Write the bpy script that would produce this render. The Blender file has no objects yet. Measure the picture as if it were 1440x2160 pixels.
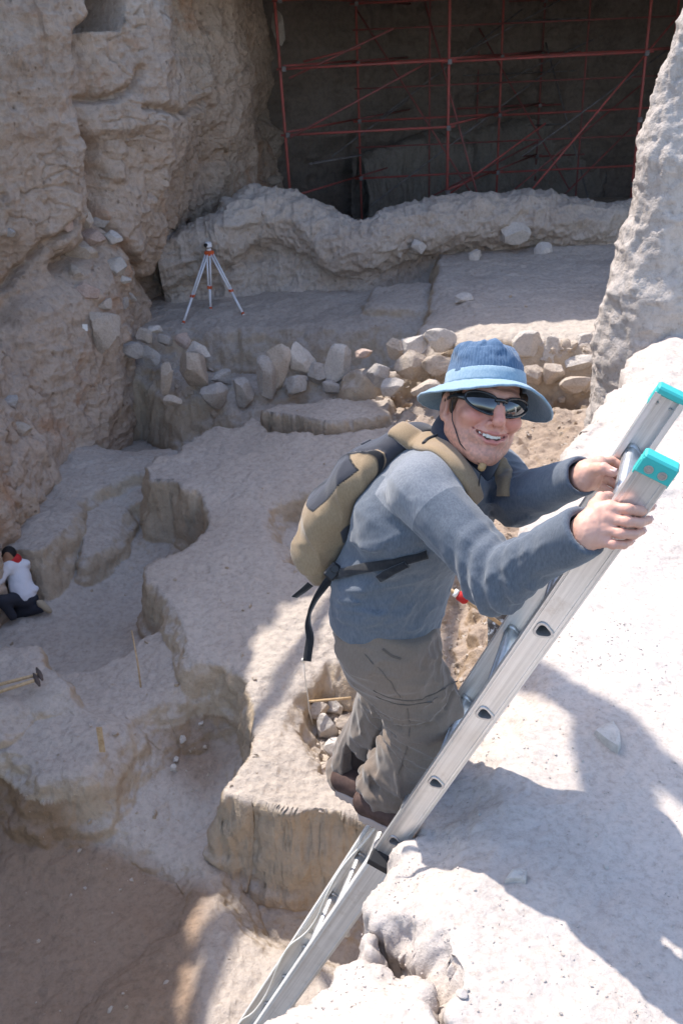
import bpy, math
import numpy as np
from mathutils import Vector, Matrix

sc = bpy.context.scene
COL = sc.collection
R_ = math.radians

# ------------------------------------------------------------------ camera
FPX, PW, PH = 1900.0, 1440.0, 2160.0
PITCH, ROLL = R_(27.2), R_(2.5)
CAM = np.array([0.0, 0.0, 1.75])
_F = np.array([0, math.cos(PITCH), -math.sin(PITCH)])
_U0 = np.array([0, math.sin(PITCH), math.cos(PITCH)])
_R0 = np.array([1.0, 0, 0])
_R = math.cos(ROLL) * _R0 - math.sin(ROLL) * _U0
_U = math.sin(ROLL) * _R0 + math.cos(ROLL) * _U0
cam_d = bpy.data.cameras.new('camera')
cam = bpy.data.objects.new('camera', cam_d)
COL.objects.link(cam)
cam_d.sensor_fit = 'VERTICAL'
cam_d.sensor_height = 22.3
cam_d.lens = 22.3 * FPX / PH
cam_d.clip_start = 0.05
cam_d.clip_end = 500
cam.matrix_world = Matrix(((_R[0], _U[0], -_F[0], CAM[0]), (_R[1], _U[1], -_F[1], CAM[1]),
                           (_R[2], _U[2], -_F[2], CAM[2]), (0, 0, 0, 1)))
sc.camera = cam
# slight photographic depth of field, focused on the climber
cam_d.dof.use_dof = True
cam_d.dof.focus_distance = 2.1
cam_d.dof.aperture_fstop = 9.0

# ------------------------------------------------------------------ sky, sun, exposure
SUN_EL, SUN_FROM = R_(57), (-0.643, 0.766)          # horizontal direction towards the sun
SUN_AZ = math.atan2(SUN_FROM[0], SUN_FROM[1])
w = bpy.data.worlds.new('World')
sc.world = w
w.use_nodes = True
nt = w.node_tree
sky = nt.nodes.new('ShaderNodeTexSky')
sky.sky_type = 'NISHITA'
sky.sun_disc = False
sky.sun_elevation = SUN_EL
sky.sun_rotation = SUN_AZ
sky.altitude = 1200
sky.dust_density = 3.0
bg = nt.nodes['Background']
bg.inputs['Strength'].default_value = 0.15
nt.links.new(sky.outputs['Color'], bg.inputs['Color'])
sun_d = bpy.data.lights.new('sun', 'SUN')
sun_d.energy = 2.25
sun_d.angle = R_(0.5)
sun_d.color = (1.0, 0.95, 0.88)
sun = bpy.data.objects.new('sun', sun_d)
COL.objects.link(sun)
_sd = Vector((SUN_FROM[0] * math.cos(SUN_EL), SUN_FROM[1] * math.cos(SUN_EL), math.sin(SUN_EL)))
sun.rotation_euler = _sd.to_track_quat('Z', 'Y').to_euler()
sun.location = (-6, 6, 12)
SUNV = np.array(_sd) / np.linalg.norm(_sd)
vs = sc.view_settings
sc.display_settings.display_device = 'sRGB'
vs.view_transform = 'Standard'
vs.look = 'None'
vs.gamma = 1
vs.exposure = 1.64
sc.cycles.max_bounces = 6
sc.cycles.diffuse_bounces = 4

# ------------------------------------------------------------------ geometry helpers
def V(*a): return np.array(a, float)
def nrm(v):
    v = np.asarray(v, float)
    return v / (np.linalg.norm(v) + 1e-12)
def ray(px, py): return _R * (px - 720) / FPX - _U * (py - 1080) / FPX + _F
def pz(px, py, z): return CAM + ray(px, py) * z                 # a point at depth z behind a measured spot
def pl(px, py, lev):                                            # a point on the level plane lev
    r = ray(px, py)
    return CAM + r * ((lev - CAM[2]) / r[2])
def cdir(x, y, z): return _R * x - _U * y + _F * z              # right, down, forward -> world
def topx(p):
    d = np.asarray(p) - CAM
    z = d @ _F
    return 720 + FPX * (d @ _R) / z, 1080 - FPX * (d @ _U) / z, z

def _hash(ix, iy, iz, s):
    n = (ix.astype(np.uint32) * np.uint32(0x9E3779B1)) ^ (iy.astype(np.uint32) * np.uint32(0x85EBCA77)) ^ \
        (iz.astype(np.uint32) * np.uint32(0xC2B2AE3D)) ^ np.uint32((s * 0x27D4EB2F + 0x165667B1) & 0xFFFFFFFF)
    n ^= n >> np.uint32(15); n *= np.uint32(0x2C1B3C6D)
    n ^= n >> np.uint32(12); n *= np.uint32(0x297A2D39)
    n ^= n >> np.uint32(15)
    return n.astype(np.float32) * np.float32(2 / 4294967295.0) - np.float32(1)
def vnoise(P, s=0):
    P = np.asarray(P, np.float32)
    I = np.floor(P).astype(np.int64)
    f = P - I
    f = f * f * f * (f * (f * 6 - 15) + 10)
    x, y, z = f[..., 0], f[..., 1], f[..., 2]
    r = 0
    for dx in (0, 1):
        for dy in (0, 1):
            for dz in (0, 1):
                wgt = (x if dx else 1 - x) * (y if dy else 1 - y) * (z if dz else 1 - z)
                r = r + wgt * _hash(I[..., 0] + dx, I[..., 1] + dy, I[..., 2] + dz, s)
    return r
def fbm(P, o=4, s=0, lac=2.07, gain=0.5):
    P = np.asarray(P, np.float32)
    r = 0; a = 1.0; t = 0
    for i in range(o):
        r = r + a * vnoise(P + 17.3 * i, s + i); t += a
        a *= gain; P = P * np.float32(lac)
    return r / t
def ridged(P, o=4, s=0):
    P = np.asarray(P, np.float32)
    r = 0; a = 1.0; t = 0
    for i in range(o):
        r = r + a * (1 - 2 * np.abs(vnoise(P + 9.1 * i, s + i))); t += a
        a *= 0.5; P = P * np.float32(2.1)
    return r / t
def worley(P, s=0):                                             # nearest and second distance
    P = np.asarray(P, np.float32)
    I = np.floor(P).astype(np.int64)
    f = P - I
    d1 = np.full(P.shape[:-1], 9.0, np.float32); d2 = d1.copy()
    for dx in (-1, 0, 1):
        for dy in (-1, 0, 1):
            for dz in (-1, 0, 1):
                a, b, c = I[..., 0] + dx, I[..., 1] + dy, I[..., 2] + dz
                q0 = dx + .5 + .45 * _hash(a, b, c, s) - f[..., 0]
                q1 = dy + .5 + .45 * _hash(a, b, c, s + 1) - f[..., 1]
                q2 = dz + .5 + .45 * _hash(a, b, c, s + 2) - f[..., 2]
                d = np.sqrt(q0 * q0 + q1 * q1 + q2 * q2)
                d2 = np.minimum(d2, np.maximum(d1, d)); d1 = np.minimum(d1, d)
    return d1, d2
def sstep(x, a=0.0, b=1.0):
    t = np.clip((x - a) / (b - a), 0, 1)
    return t * t * (3 - 2 * t)

def make_mesh(name, v, f, smooth=True):
    v = np.asarray(v, np.float32); f = np.asarray(f, np.int32)
    me = bpy.data.meshes.new(name)
    k = f.shape[1]
    me.vertices.add(len(v)); me.vertices.foreach_set('co', v.ravel())
    me.loops.add(f.size); me.loops.foreach_set('vertex_index', f.ravel())
    me.polygons.add(len(f))
    me.polygons.foreach_set('loop_start', np.arange(0, f.size, k, dtype=np.int32))
    me.polygons.foreach_set('use_smooth', np.full(len(f), smooth))
    me.update(calc_edges=True)
    return me
def grid_faces(nr, nc, close=False):
    i = np.arange(nr - 1)[:, None]; j = np.arange(nc if close else nc - 1)[None, :]
    j2 = (j + 1) % nc
    return np.stack([i * nc + j, i * nc + j2, (i + 1) * nc + j2, (i + 1) * nc + j], -1).reshape(-1, 4)
def grid_normals(G):
    du = np.gradient(G, axis=0); dv = np.gradient(G, axis=1)
    n = np.cross(du, dv)
    return n / (np.linalg.norm(n, axis=-1, keepdims=True) + 1e-9)

class MB:                                                       # collects shapes into one mesh
    def __init__(s): s.v = []; s.f = []; s.n = 0
    def add(s, v, f):
        v = np.asarray(v, float); s.v.append(v)
        s.f += [tuple(int(i) + s.n for i in q) for q in f]; s.n += len(v)
    def box(s, c, ax, ay, az, bev=0.0):                         # ax.. are half vectors
        c, ax, ay, az = map(np.asarray, (c, ax, ay, az))
        if bev <= 0:
            v = [c + i * ax + j * ay + k * az for i in (-1, 1) for j in (-1, 1) for k in (-1, 1)]
            s.add(v, [(0, 1, 3, 2), (4, 6, 7, 5), (0, 4, 5, 1), (2, 3, 7, 6), (0, 2, 6, 4), (1, 5, 7, 3)]); return
        L = [np.linalg.norm(a) for a in (ax, ay, az)]; U = [ax / L[0], ay / L[1], az / L[2]]
        v = []; idx = {}
        for i in (-1, 1):
            for j in (-1, 1):
                for k in (-1, 1):
                    for m in range(3):
                        e = [L[q] - (0 if q == m else bev) for q in range(3)]
                        idx[(i, j, k, m)] = len(v)
                        v.append(c + U[0] * i * e[0] + U[1] * j * e[1] + U[2] * k * e[2])
        f = []
        g = lambda i, j, k, m: idx[(i, j, k, m)]
        for i in (-1, 1): f.append((g(i, -1, -1, 0), g(i, 1, -1, 0), g(i, 1, 1, 0), g(i, -1, 1, 0)))
        for j in (-1, 1): f.append((g(-1, j, -1, 1), g(1, j, -1, 1), g(1, j, 1, 1), g(-1, j, 1, 1)))
        for k in (-1, 1): f.append((g(-1, -1, k, 2), g(1, -1, k, 2), g(1, 1, k, 2), g(-1, 1, k, 2)))
        for a in (-1, 1):
            for b in (-1, 1):
                f.append((g(-1, a, b, 1), g(1, a, b, 1), g(1, a, b, 2), g(-1, a, b, 2)))
                f.append((g(a, -1, b, 0), g(a, 1, b, 0), g(a, 1, b, 2), g(a, -1, b, 2)))
                f.append((g(a, b, -1, 0), g(a, b, 1, 0), g(a, b, 1, 1), g(a, b, -1, 1)))
        for i in (-1, 1):
            for j in (-1, 1):
                for k in (-1, 1): f.append((g(i, j, k, 0), g(i, j, k, 1), g(i, j, k, 2)))
        s.add(v, f)
    def tube(s, pts, rad, seg=10, cap=True, ell=None):
        pts = [np.asarray(p, float) for p in pts]; n = len(pts)
        rad = [rad] * n if np.isscalar(rad) else rad
        up = None; V_ = []
        for i, p in enumerate(pts):
            t = nrm((pts[min(i + 1, n - 1)] - pts[max(i - 1, 0)]))
            if up is None:
                up = np.cross(t, [0, 0, 1.0]) if abs(t[2]) < .9 else np.cross(t, [1.0, 0, 0])
                if ell is not None: up = np.asarray(ell[0], float)
            up = nrm(up - t * (up @ t)); w_ = np.cross(t, up)
            for k in range(seg):
                a = 2 * math.pi * k / seg
                V_.append(p + rad[i] * (math.cos(a) * up * (ell[1] if ell is not None else 1) + math.sin(a) * w_ * (ell[2] if ell is not None else 1)))
        F_ = [(i * seg + k, i * seg + (k + 1) % seg, (i + 1) * seg + (k + 1) % seg, (i + 1) * seg + k) for i in range(n - 1) for k in range(seg)]
        if cap: F_ += [tuple(range(seg))[::-1], tuple((n - 1) * seg + k for k in range(seg))]
        s.add(V_, F_)
    def mesh(s, name, smooth=False):
        me = bpy.data.meshes.new(name)
        me.from_pydata([tuple(p) for p in np.concatenate(s.v)], [], s.f)
        import bmesh
        bm = bmesh.new(); bm.from_mesh(me); bmesh.ops.recalc_face_normals(bm, faces=bm.faces); bm.to_mesh(me); bm.free()
        if smooth: me.polygons.foreach_set('use_smooth', [True] * len(me.polygons))
        me.update()
        return me

def tag(o, label=None, cat=None, group=None, kind=None):
    if label: o['label'] = label
    if cat: o['category'] = cat
    if group: o['group'] = group
    if kind: o['kind'] = kind
    return o
def empty(name, loc, label=None, cat=None, group=None):
    o = bpy.data.objects.new(name, None); COL.objects.link(o)
    o.location = tuple(float(q) for q in loc); o.empty_display_size = .1
    return tag(o, label, cat, group)
def wloc(o):
    l = np.array(o.location)
    while o.parent: o = o.parent; l = l + np.array(o.location)
    return l
def put(name, me, mat, parent=None, base=None):
    """link a mesh given in world coordinates, with its origin at base / its thing"""
    o = bpy.data.objects.new(name, me); COL.objects.link(o)
    me.name = name
    off = wloc(parent) if parent is not None else np.zeros(3) if base is None else np.asarray(base, float)
    if np.any(off): me.transform(Matrix.Translation(Vector(tuple(-off))))
    if parent is not None: o.parent = parent
    elif base is not None: o.location = tuple(float(q) for q in off)
    if mat is not None:
        for m in (mat if isinstance(mat, (list, tuple)) else [mat]): me.materials.append(m)
    return o
def smooth_by_angle(o, deg=35):
    me = o.data
    me.polygons.foreach_set('use_smooth', [True] * len(me.polygons))
    try: me.set_sharp_from_angle(angle=R_(deg))
    except Exception: pass
    return o

# ------------------------------------------------------------------ materials
class NT:
    def __init__(s, name):
        s.m = bpy.data.materials.new(name); s.m.use_nodes = True
        s.t = s.m.node_tree; s.b = s.t.nodes['Principled BSDF']
    def n(s, typ, **kw):
        nd = s.t.nodes.new(typ)
        for k, v in kw.items():
            if k in nd.inputs and not hasattr(nd, k): nd.inputs[k].default_value = v
            else: setattr(nd, k, v)
        return nd
    def l(s, a, b): s.t.links.new(a, b)
    def pos(s, sc_=(1, 1, 1)):
        g = s.n('ShaderNodeNewGeometry'); m = s.n('ShaderNodeMapping')
        m.inputs['Scale'].default_value = sc_
        s.l(g.outputs['Position'], m.inputs['Vector']); return m.outputs['Vector']
    def noise(s, vec, scale, detail=6, rough=.55, dist=0):
        nd = s.n('ShaderNodeTexNoise'); nd.inputs['Scale'].default_value = scale
        nd.inputs['Detail'].default_value = detail; nd.inputs['Roughness'].default_value = rough
        nd.inputs['Distortion'].default_value = dist
        s.l(vec, nd.inputs['Vector']); return nd.outputs['Fac']
    def voro(s, vec, scale, feature='F1', out='Distance', rnd=1):
        nd = s.n('ShaderNodeTexVoronoi', feature=feature); nd.inputs['Scale'].default_value = scale
        nd.inputs['Randomness'].default_value = rnd
        s.l(vec, nd.inputs['Vector']); return nd.outputs[out]
    def ramp(s, fac, stops):
        r = s.n('ShaderNodeValToRGB'); cr = r.color_ramp
        while len(cr.elements) < len(stops): cr.elements.new(.5)
        for e, (p, c) in zip(cr.elements, stops):
            e.position = p; e.color = (*c, 1) if len(c) == 3 else c
        s.l(fac, r.inputs['Fac']); return r.outputs['Color']
    def mix(s, fac, a, b, mode='MIX'):
        m = s.n('ShaderNodeMix', data_type='RGBA', blend_type=mode)
        for sock, val in ((m.inputs['Factor'], fac), (m.inputs[6], a), (m.inputs[7], b)):
            if hasattr(val, 'is_output'): s.l(val, sock)
            elif isinstance(val, (int, float)): sock.default_value = val
            else: sock.default_value = (*val, 1) if len(val) == 3 else val
        return m.outputs[2]
    def math(s, op, a, b=0.0, c=None):
        m = s.n('ShaderNodeMath', operation=op)
        for i, val in enumerate((a, b) if c is None else (a, b, c)):
            if hasattr(val, 'is_output'): s.l(val, m.inputs[i])
            else: m.inputs[i].default_value = val
        return m.outputs[0]
    def bump(s, h, strength=.5, dist=.02, prev=None):
        b = s.n('ShaderNodeBump'); b.inputs['Strength'].default_value = strength; b.inputs['Distance'].default_value = dist
        s.l(h, b.inputs['Height'])
        if prev is not None: s.l(prev, b.inputs['Normal'])
        return b.outputs['Normal']
    def done(s, col=None, normal=None, rough=.9, metal=0, spec=.3, **kw):
        b = s.b
        if col is not None:
            if hasattr(col, 'is_output'): s.l(col, b.inputs['Base Color'])
            else: b.inputs['Base Color'].default_value = (*col, 1)
        if normal is not None: s.l(normal, b.inputs['Normal'])
        if hasattr(rough, 'is_output'): s.l(rough, b.inputs['Roughness'])
        else: b.inputs['Roughness'].default_value = rough
        b.inputs['Metallic'].default_value = metal
        b.inputs['Specular IOR Level'].default_value = spec
        for k, v in kw.items(): b.inputs[k.replace('_', ' ')].default_value = v
        return s.m

def earth(name, dark, mid, light, big=.6, fine=22, pits=0.0, bump=.5, strat=0.0, orange=0.0, grain=1.0, bd=.02, steepc=None):
    t = NT(name); p = t.pos()
    n1 = t.noise(p, big, 8, .6, .6)
    n2 = t.noise(p, fine * .25, 8, .65)
    n3 = t.noise(p, fine, 8, .7)
    c = t.ramp(n1, [(.3, dark), (.5, mid), (.72, light)])
    c = t.mix(t.math('MULTIPLY', n2, .55), c, light)
    c2 = t.ramp(n3, [(.3, (.72, .70, .68)), (.5, (1, 1, 1)), (.7, (1.16, 1.14, 1.12))])
    c = t.mix(.8 * grain, c, c2, 'MULTIPLY')
    if strat > 0:
        ps = t.pos((.25, .25, 3.2))
        s1 = t.noise(ps, 1.6, 6, .6, .4)
        c = t.mix(strat, c, t.ramp(s1, [(.35, (.72, .66, .6)), (.5, (1, 1, 1)), (.65, (1.15, 1.1, 1.05))]), 'MULTIPLY')
    if orange > 0:
        o1 = t.noise(p, .55, 5, .6, 1.2)
        c = t.mix(t.math('MULTIPLY', t.ramp(o1, [(.56, (0, 0, 0)), (.66, (1, 1, 1))]), orange), c, (.42, .21, .10))
    if steepc is not None:                                      # dust lies on the flats, cut faces show the clay
        ge = t.n('ShaderNodeNewGeometry'); sx = t.n('ShaderNodeSeparateXYZ'); t.l(ge.outputs['Normal'], sx.inputs[0])
        zz = t.math('ADD', sx.outputs['Z'], t.math('MULTIPLY', t.math('SUBTRACT', n2, .5), .5))
        fm = t.ramp(zz, [(.45, (1, 1, 1)), (.80, (0, 0, 0))])
        cl_ = t.ramp(n1, [(.35, tuple(q * .82 for q in steepc)), (.65, tuple(q * 1.1 for q in steepc))])
        c = t.mix(fm, c, t.mix(.6, cl_, c2, 'MULTIPLY'))
    h = t.math('ADD', t.math('MULTIPLY', n2, 1.2), t.math('MULTIPLY', n3, .45))
    nn = t.bump(h, bump, bd * 2.5)
    vf = t.voro(p, fine * 2.2)
    peb = t.ramp(vf, [(.0, (1, 1, 1)), (.32, (0, 0, 0))])
    mask = t.ramp(t.noise(p, 2.2, 4), [(.48, (0, 0, 0)), (.62, (1, 1, 1))])
    hp = t.math('MULTIPLY', peb, mask)
    nn = t.bump(hp, .5 * grain, bd * .6, nn)
    n4 = t.noise(p, fine * 5, 5, .75)
    nn = t.bump(n4, .4 * grain, bd * .3, nn)
    if pits > 0:
        v2 = t.voro(t.pos((1, 1, .8)), 5.5)
        pm = t.ramp(v2, [(.05, (0, 0, 0)), (.16, (1, 1, 1))])
        gate = t.ramp(t.noise(p, 1.3, 3), [(.45, (1, 1, 1)), (.6, (0, 0, 0))])
        pm2 = t.math('MAXIMUM', pm, gate)
        nn = t.bump(pm2, pits, bd * 2, nn)
        c = t.mix(.75, c, t.ramp(pm2, [(0, (.5, .45, .4)), (1, (1, 1, 1))]), 'MULTIPLY')
    return t.done(c, nn, .95, spec=.15)

M_PIT = earth('pit earth', (.345, .285, .235), (.415, .35, .298), (.48, .42, .365), .45, 14, bump=.75, orange=.0, steepc=(.44, .345, .25))
M_CLIFF = earth('cliff earth', (.36, .265, .195), (.47, .36, .28), (.55, .45, .365), .35, 9, pits=.6, bump=.9, strat=.3, orange=.5, bd=.04)
M_CAVE = earth('darkened chamber earth', (.14, .115, .095), (.20, .165, .14), (.26, .22, .19), .35, 9, bump=.7, strat=.25, bd=.03)  # earth colour darkened to deepen the chamber's shade
M_LEDGE = earth('ledge earth', (.39, .33, .285), (.45, .39, .345), (.50, .44, .395), 1.4, 55, bump=.5, bd=.006)
M_SOIL = earth('loose soil', (.22, .17, .13), (.31, .25, .20), (.38, .32, .27), 1.5, 26, bump=.9, bd=.03)
M_WALL = earth('mud wall', (.34, .28, .235), (.43, .365, .31), (.52, .455, .395), .7, 12, pits=.3, bump=.7, bd=.03)
M_ROCK = earth('rock wall earth', (.37, .315, .27), (.45, .39, .345), (.52, .46, .41), 1.1, 26, pits=.7, bump=.8, bd=.012)
# ------------------------------------------------------------------ terrain
def poly_sd(X, Y, poly):
    """signed distance in plan, positive inside"""
    d = np.full(X.shape, 1e9, np.float32); ins = np.zeros(X.shape, bool)
    n = len(poly)
    for i in range(n):
        x1, y1 = poly[i]; x2, y2 = poly[(i + 1) % n]
        ex, ey = x2 - x1, y2 - y1
        t = np.clip(((X - x1) * ex + (Y - y1) * ey) / (ex * ex + ey * ey + 1e-9), 0, 1)
        d = np.minimum(d, (X - x1 - t * ex) ** 2 + (Y - y1 - t * ey) ** 2)
        if y1 != y2:
            c = ((y1 > Y) != (y2 > Y)) & (X < (x2 - x1) * (Y - y1) / (y2 - y1) + x1)
            ins ^= c
    d = np.sqrt(d)
    return np.where(ins, d, -d)

def field(steps, X, Y, base, seed=5, warp=.16):
    P = np.stack([X, Y, np.zeros_like(X)], -1)
    wx = X + warp * fbm(P * 1.1, 3, seed) + warp * .12 * fbm(P * 4.3, 3, seed + 9)
    wy = Y + warp * fbm(P * 1.1 + 40, 3, seed + 3) + warp * .12 * fbm(P * 4.3 + 40, 3, seed + 12)
    h = base + 0 * X
    for pts, wd in steps:
        q = np.array([p if len(p) == 3 and isinstance(p, np.ndarray) else pl(*p) for p in pts])
        A = np.c_[q[:, :2], np.ones(len(q))]
        co = np.linalg.lstsq(A, q[:, 2], rcond=None)[0]
        L = np.clip(co[0] * X + co[1] * Y + co[2], q[:, 2].min() - .12, q[:, 2].max() + .12)
        lo = q[:, :2].min(0) - 1.2; hi = q[:, :2].max(0) + 1.2
        k = (wx > lo[0]) & (wx < hi[0]) & (wy > lo[1]) & (wy < hi[1])
        sd = poly_sd(wx[k], wy[k], q[:, :2])
        tt_ = np.clip((sd + wd) / (1.25 * wd), 0, 1); m = .6 * tt_ ** 1.8 + .4 * sstep(sd, -wd, wd * .3)
        m = .78 * m + .22 * sstep(sd, -wd * 3.2, wd * .5)
        h[k] = h[k] * (1 - m) + L[k] * m
    return h

def W(x, y, z): return np.array([x, y, z], float)
STEPS = [
    # crouching worker's floor, a touch higher than the big near floor
    ([(-250, 1150, -5.0), (300, 1180, -5.0), (460, 1260, -5.0), (420, 1420, -5.0), (200, 1450, -5.0), (-250, 1500, -5.0)], .3),
    # lowest floor at lower left
    ([(-300, 1690, -5.32), (60, 1722, -5.32), (110, 1738, -5.32), (240, 1800, -5.32), (380, 1860, -5.32), (410, 1930, -5.32), (330, 2010, -5.32), (230, 2090, -5.32), (180, 2200, -5.32), (-300, 2300, -5.32)], .22),
    ([(410, 1880, -5.0), (460, 1870, -5.05), (520, 1960, -5.05), (600, 2050, -5.1), (640, 2200, -5.1), (400, 2240, -5.1), (420, 2120, -5.0), (440, 2010, -5.0)], .35),
    ([(475, 1865, -5.6), (540, 1950, -5.6), (610, 2045, -5.6), (760, 2100, -5.6), (900, 1900, -5.6), (760, 1770, -5.6), (600, 1845, -5.6)], .3),
    # far terrace
    ([(-200, 700, -3.0), (240, 690, -2.85), (300, 715, -2.9), (400, 735, -2.9), (480, 752, -2.9), (560, 752, -2.9), (640, 745, -2.9), (740, 765, -2.9), (790, 750, -2.8), (840, 735, -2.7), (1000, 735, -2.6), (1500, 735, -2.6), W(16, 34, -2.6), W(-14, 34, -2.6)], .75),
    # right back slab, higher
    ([(838, 724, -2.58), (1000, 718, -2.56), (1500, 718, -2.55), W(12, 20.5, -2.05), W(2.5, 20.5, -2.1), (925, 575, -2.2), (905, 625, -2.38), (890, 690, -2.5)], .16),
    ([(755, 690, -2.8), (890, 695, -2.78), (890, 640, -2.7), (770, 640, -2.7)], .14),
    ([(775, 640, -2.6), (900, 640, -2.55), (905, 600, -2.5), (800, 600, -2.5)], .14),
    # right middle ground (under and beyond the loose soil)
    ([(830, 850, -3.5), (1000, 862, -3.45), (1400, 862, -3.45), W(9, 6, -3.4), W(2.2, 6.5, -3.6), (960, 1500, -3.75), (880, 1400, -3.8), (830, 1100, -3.75)], .35),
    # trench strip in front of the upright stones
    ([(330, 850, -3.8), (560, 880, -3.8), (850, 880, -3.7), (850, 790, -3.7), (330, 790, -3.8)], .5),
    ([(560, 868, -3.45), (700, 885, -3.45), (830, 880, -3.45), (825, 845, -3.4), (700, 842, -3.4), (590, 850, -3.4)], .12),
    # earth banks holding the stone rows
    ([(540, 825, -3.5), (745, 828, -3.5), (750, 800, -3.3), (690, 795, -3.3), (545, 800, -3.3)], .4),
    ([(745, 815, -3.25), (850, 800, -3.2), (860, 760, -2.9), (745, 775, -3.0)], .3),
    ([(240, 780, -3.3), (330, 810, -3.45), (470, 830, -3.55), (500, 800, -3.35), (400, 760, -3.15), (300, 732, -3.0), (240, 705, -2.95)], .45),
    # slope under the left cliff
    ([(-200, 980, -4.2), (60, 960, -4.1), (200, 880, -3.9), (330, 850, -3.8), (345, 800, -3.4), (280, 720, -3.0), (-200, 720, -3.0)], .6),
    # left shelf with the round bowl
    ([(-250, 1180, -4.2), (0, 1165, -4.2), (80, 1165, -4.2), (120, 1138, -4.2), (160, 1105, -4.2), (195, 1080, -4.2), (245, 1055, -4.2), (300, 1030, -4.2), (330, 990, -4.1), (360, 940, -4.0), (345, 880, -3.9), (-250, 900, -4.1)], .2),
    ([(215, 985, -4.1), (300, 992, -4.1), (365, 975, -4.1), (368, 930, -4.1), (300, 880, -4.1), (235, 880, -4.1), (205, 930, -4.1)], .12),
    ([(222, 995, -4.65), (300, 1003, -4.65), (372, 992, -4.65), (372, 955, -4.65), (300, 925, -4.65), (240, 932, -4.65)], .16),
    # lower niche shelf right of the crouching worker
    ([(175, 1185, -4.55), (215, 1160, -4.5), (270, 1130, -4.5), (330, 1100, -4.5), (450, 1090, -4.5), (450, 1020, -4.4), (300, 1020, -4.3), (190, 1080, -4.4)], .16),
    ([(260, 1195, -4.85), (430, 1185, -4.9), (440, 1120, -4.9), (300, 1125, -4.9)], .16),
    # sloping shelf with the thin stick
    ([(40, 1430, -4.62), (130, 1412, -4.6), (190, 1408, -4.6), (260, 1378, -4.55), (300, 1345, -4.5), (380, 1320, -4.4), (470, 1350, -4.35), (520, 1440, -4.35), (440, 1450, -4.42), (350, 1482, -4.52), (285, 1525, -4.6), (250, 1590, -4.62), (190, 1640, -4.65), (40, 1640, -4.65)], .34),
    # lower left lumps
    ([(-200, 1400, -4.25), (0, 1380, -4.2), (70, 1368, -4.2), (88, 1398, -4.2), (150, 1440, -4.22), (168, 1478, -4.22), (90, 1490, -4.2), (20, 1530, -4.2), (-200, 1600, -4.2)], .1),
    ([(-200, 1610, -4.5), (0, 1580, -4.45), (60, 1520, -4.42), (165, 1495, -4.42), (250, 1530, -4.45), (225, 1600, -4.45), (185, 1625, -4.45), (90, 1625, -4.45), (0, 1600, -4.45)], .28),
    # central mound
    ([(535, 864, -3.42), (565, 888, -3.42), (700, 908, -3.45), (830, 892, -3.45), (900, 850, -3.5), (1010, 880, -3.55), (1010, 1200, -3.85), (960, 1500, -4.1), (860, 1740, -4.25),
      (740, 1705, -4.3), (620, 1700, -4.3), (540, 1690, -4.3), (520, 1672, -4.3), (440, 1664, -4.3), (468, 1640, -4.3), (500, 1602, -4.3), (528, 1578, -4.25), (547, 1540, -4.25), (547, 1490, -4.2), (530, 1435, -4.2), (470, 1412, -4.2),
      (405, 1398, -4.2), (395, 1350, -4.15), (378, 1310, -4.1), (350, 1270, -4.1), (312, 1240, -4.1), (310, 1205, -4.05), (350, 1178, -4.0), (395, 1150, -4.0), (425, 1110, -3.95), (438, 1062, -3.9), (425, 1040, -3.85), (370, 1022, -3.85), (312, 1015, -3.8), (305, 985, -3.75),
      (330, 962, -3.7), (370, 950, -3.65), (405, 920, -3.6), (455, 892, -3.5), (500, 890, -3.45)], .17),
    # bowl behind the backpack
    ([(606, 1125, -4.2), (596, 1165, -4.2), (612, 1215, -4.2), (690, 1225, -4.2), (760, 1160, -4.2), (740, 1110, -4.18), (655, 1092, -4.18)], .2),
    # stone filled hollow behind the legs
    ([(655, 1530, -4.75), (650, 1600, -4.75), (680, 1680, -4.75), (760, 1700, -4.75), (800, 1600, -4.7), (790, 1500, -4.7), (700, 1490, -4.7)], .2),
]
NA, NR = 900, 1150
az = np.radians(np.linspace(-46, 46, NA)); rr = 3.2 * np.exp(np.linspace(0, math.log(34 / 3.2), NR))
AZ, RR = np.meshgrid(az, rr)
X = RR * np.sin(AZ); Y = RR * np.cos(AZ)
H = field(STEPS, X, Y, -5.12)
G = np.stack([X, Y, H], -1)
N = grid_normals(G); N[N[..., 2] < 0] *= -1
steep = 1 - np.clip(N[..., 2], 0, 1)
big = fbm(G * 1.3, 4, 31)
lump = ridged(G * 3.1, 3, 47)
fine_ = fbm(G * 11, 4, 77)
disp = .075 * big + .040 * lump * (.4 + steep) + .020 * fine_ + .07 * steep * ridged(G * [3.5, 3.5, 3.5], 4, 21) + .045 * steep * ridged(G * [1.1, 1.1, 6.5] + .6 * fbm(G * 1.5, 2, 13)[..., None], 3, 41) + .012 * ridged(G * 9, 3, 29) * sstep(fbm(G * .8, 2, 91), -.1, .3)
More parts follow.
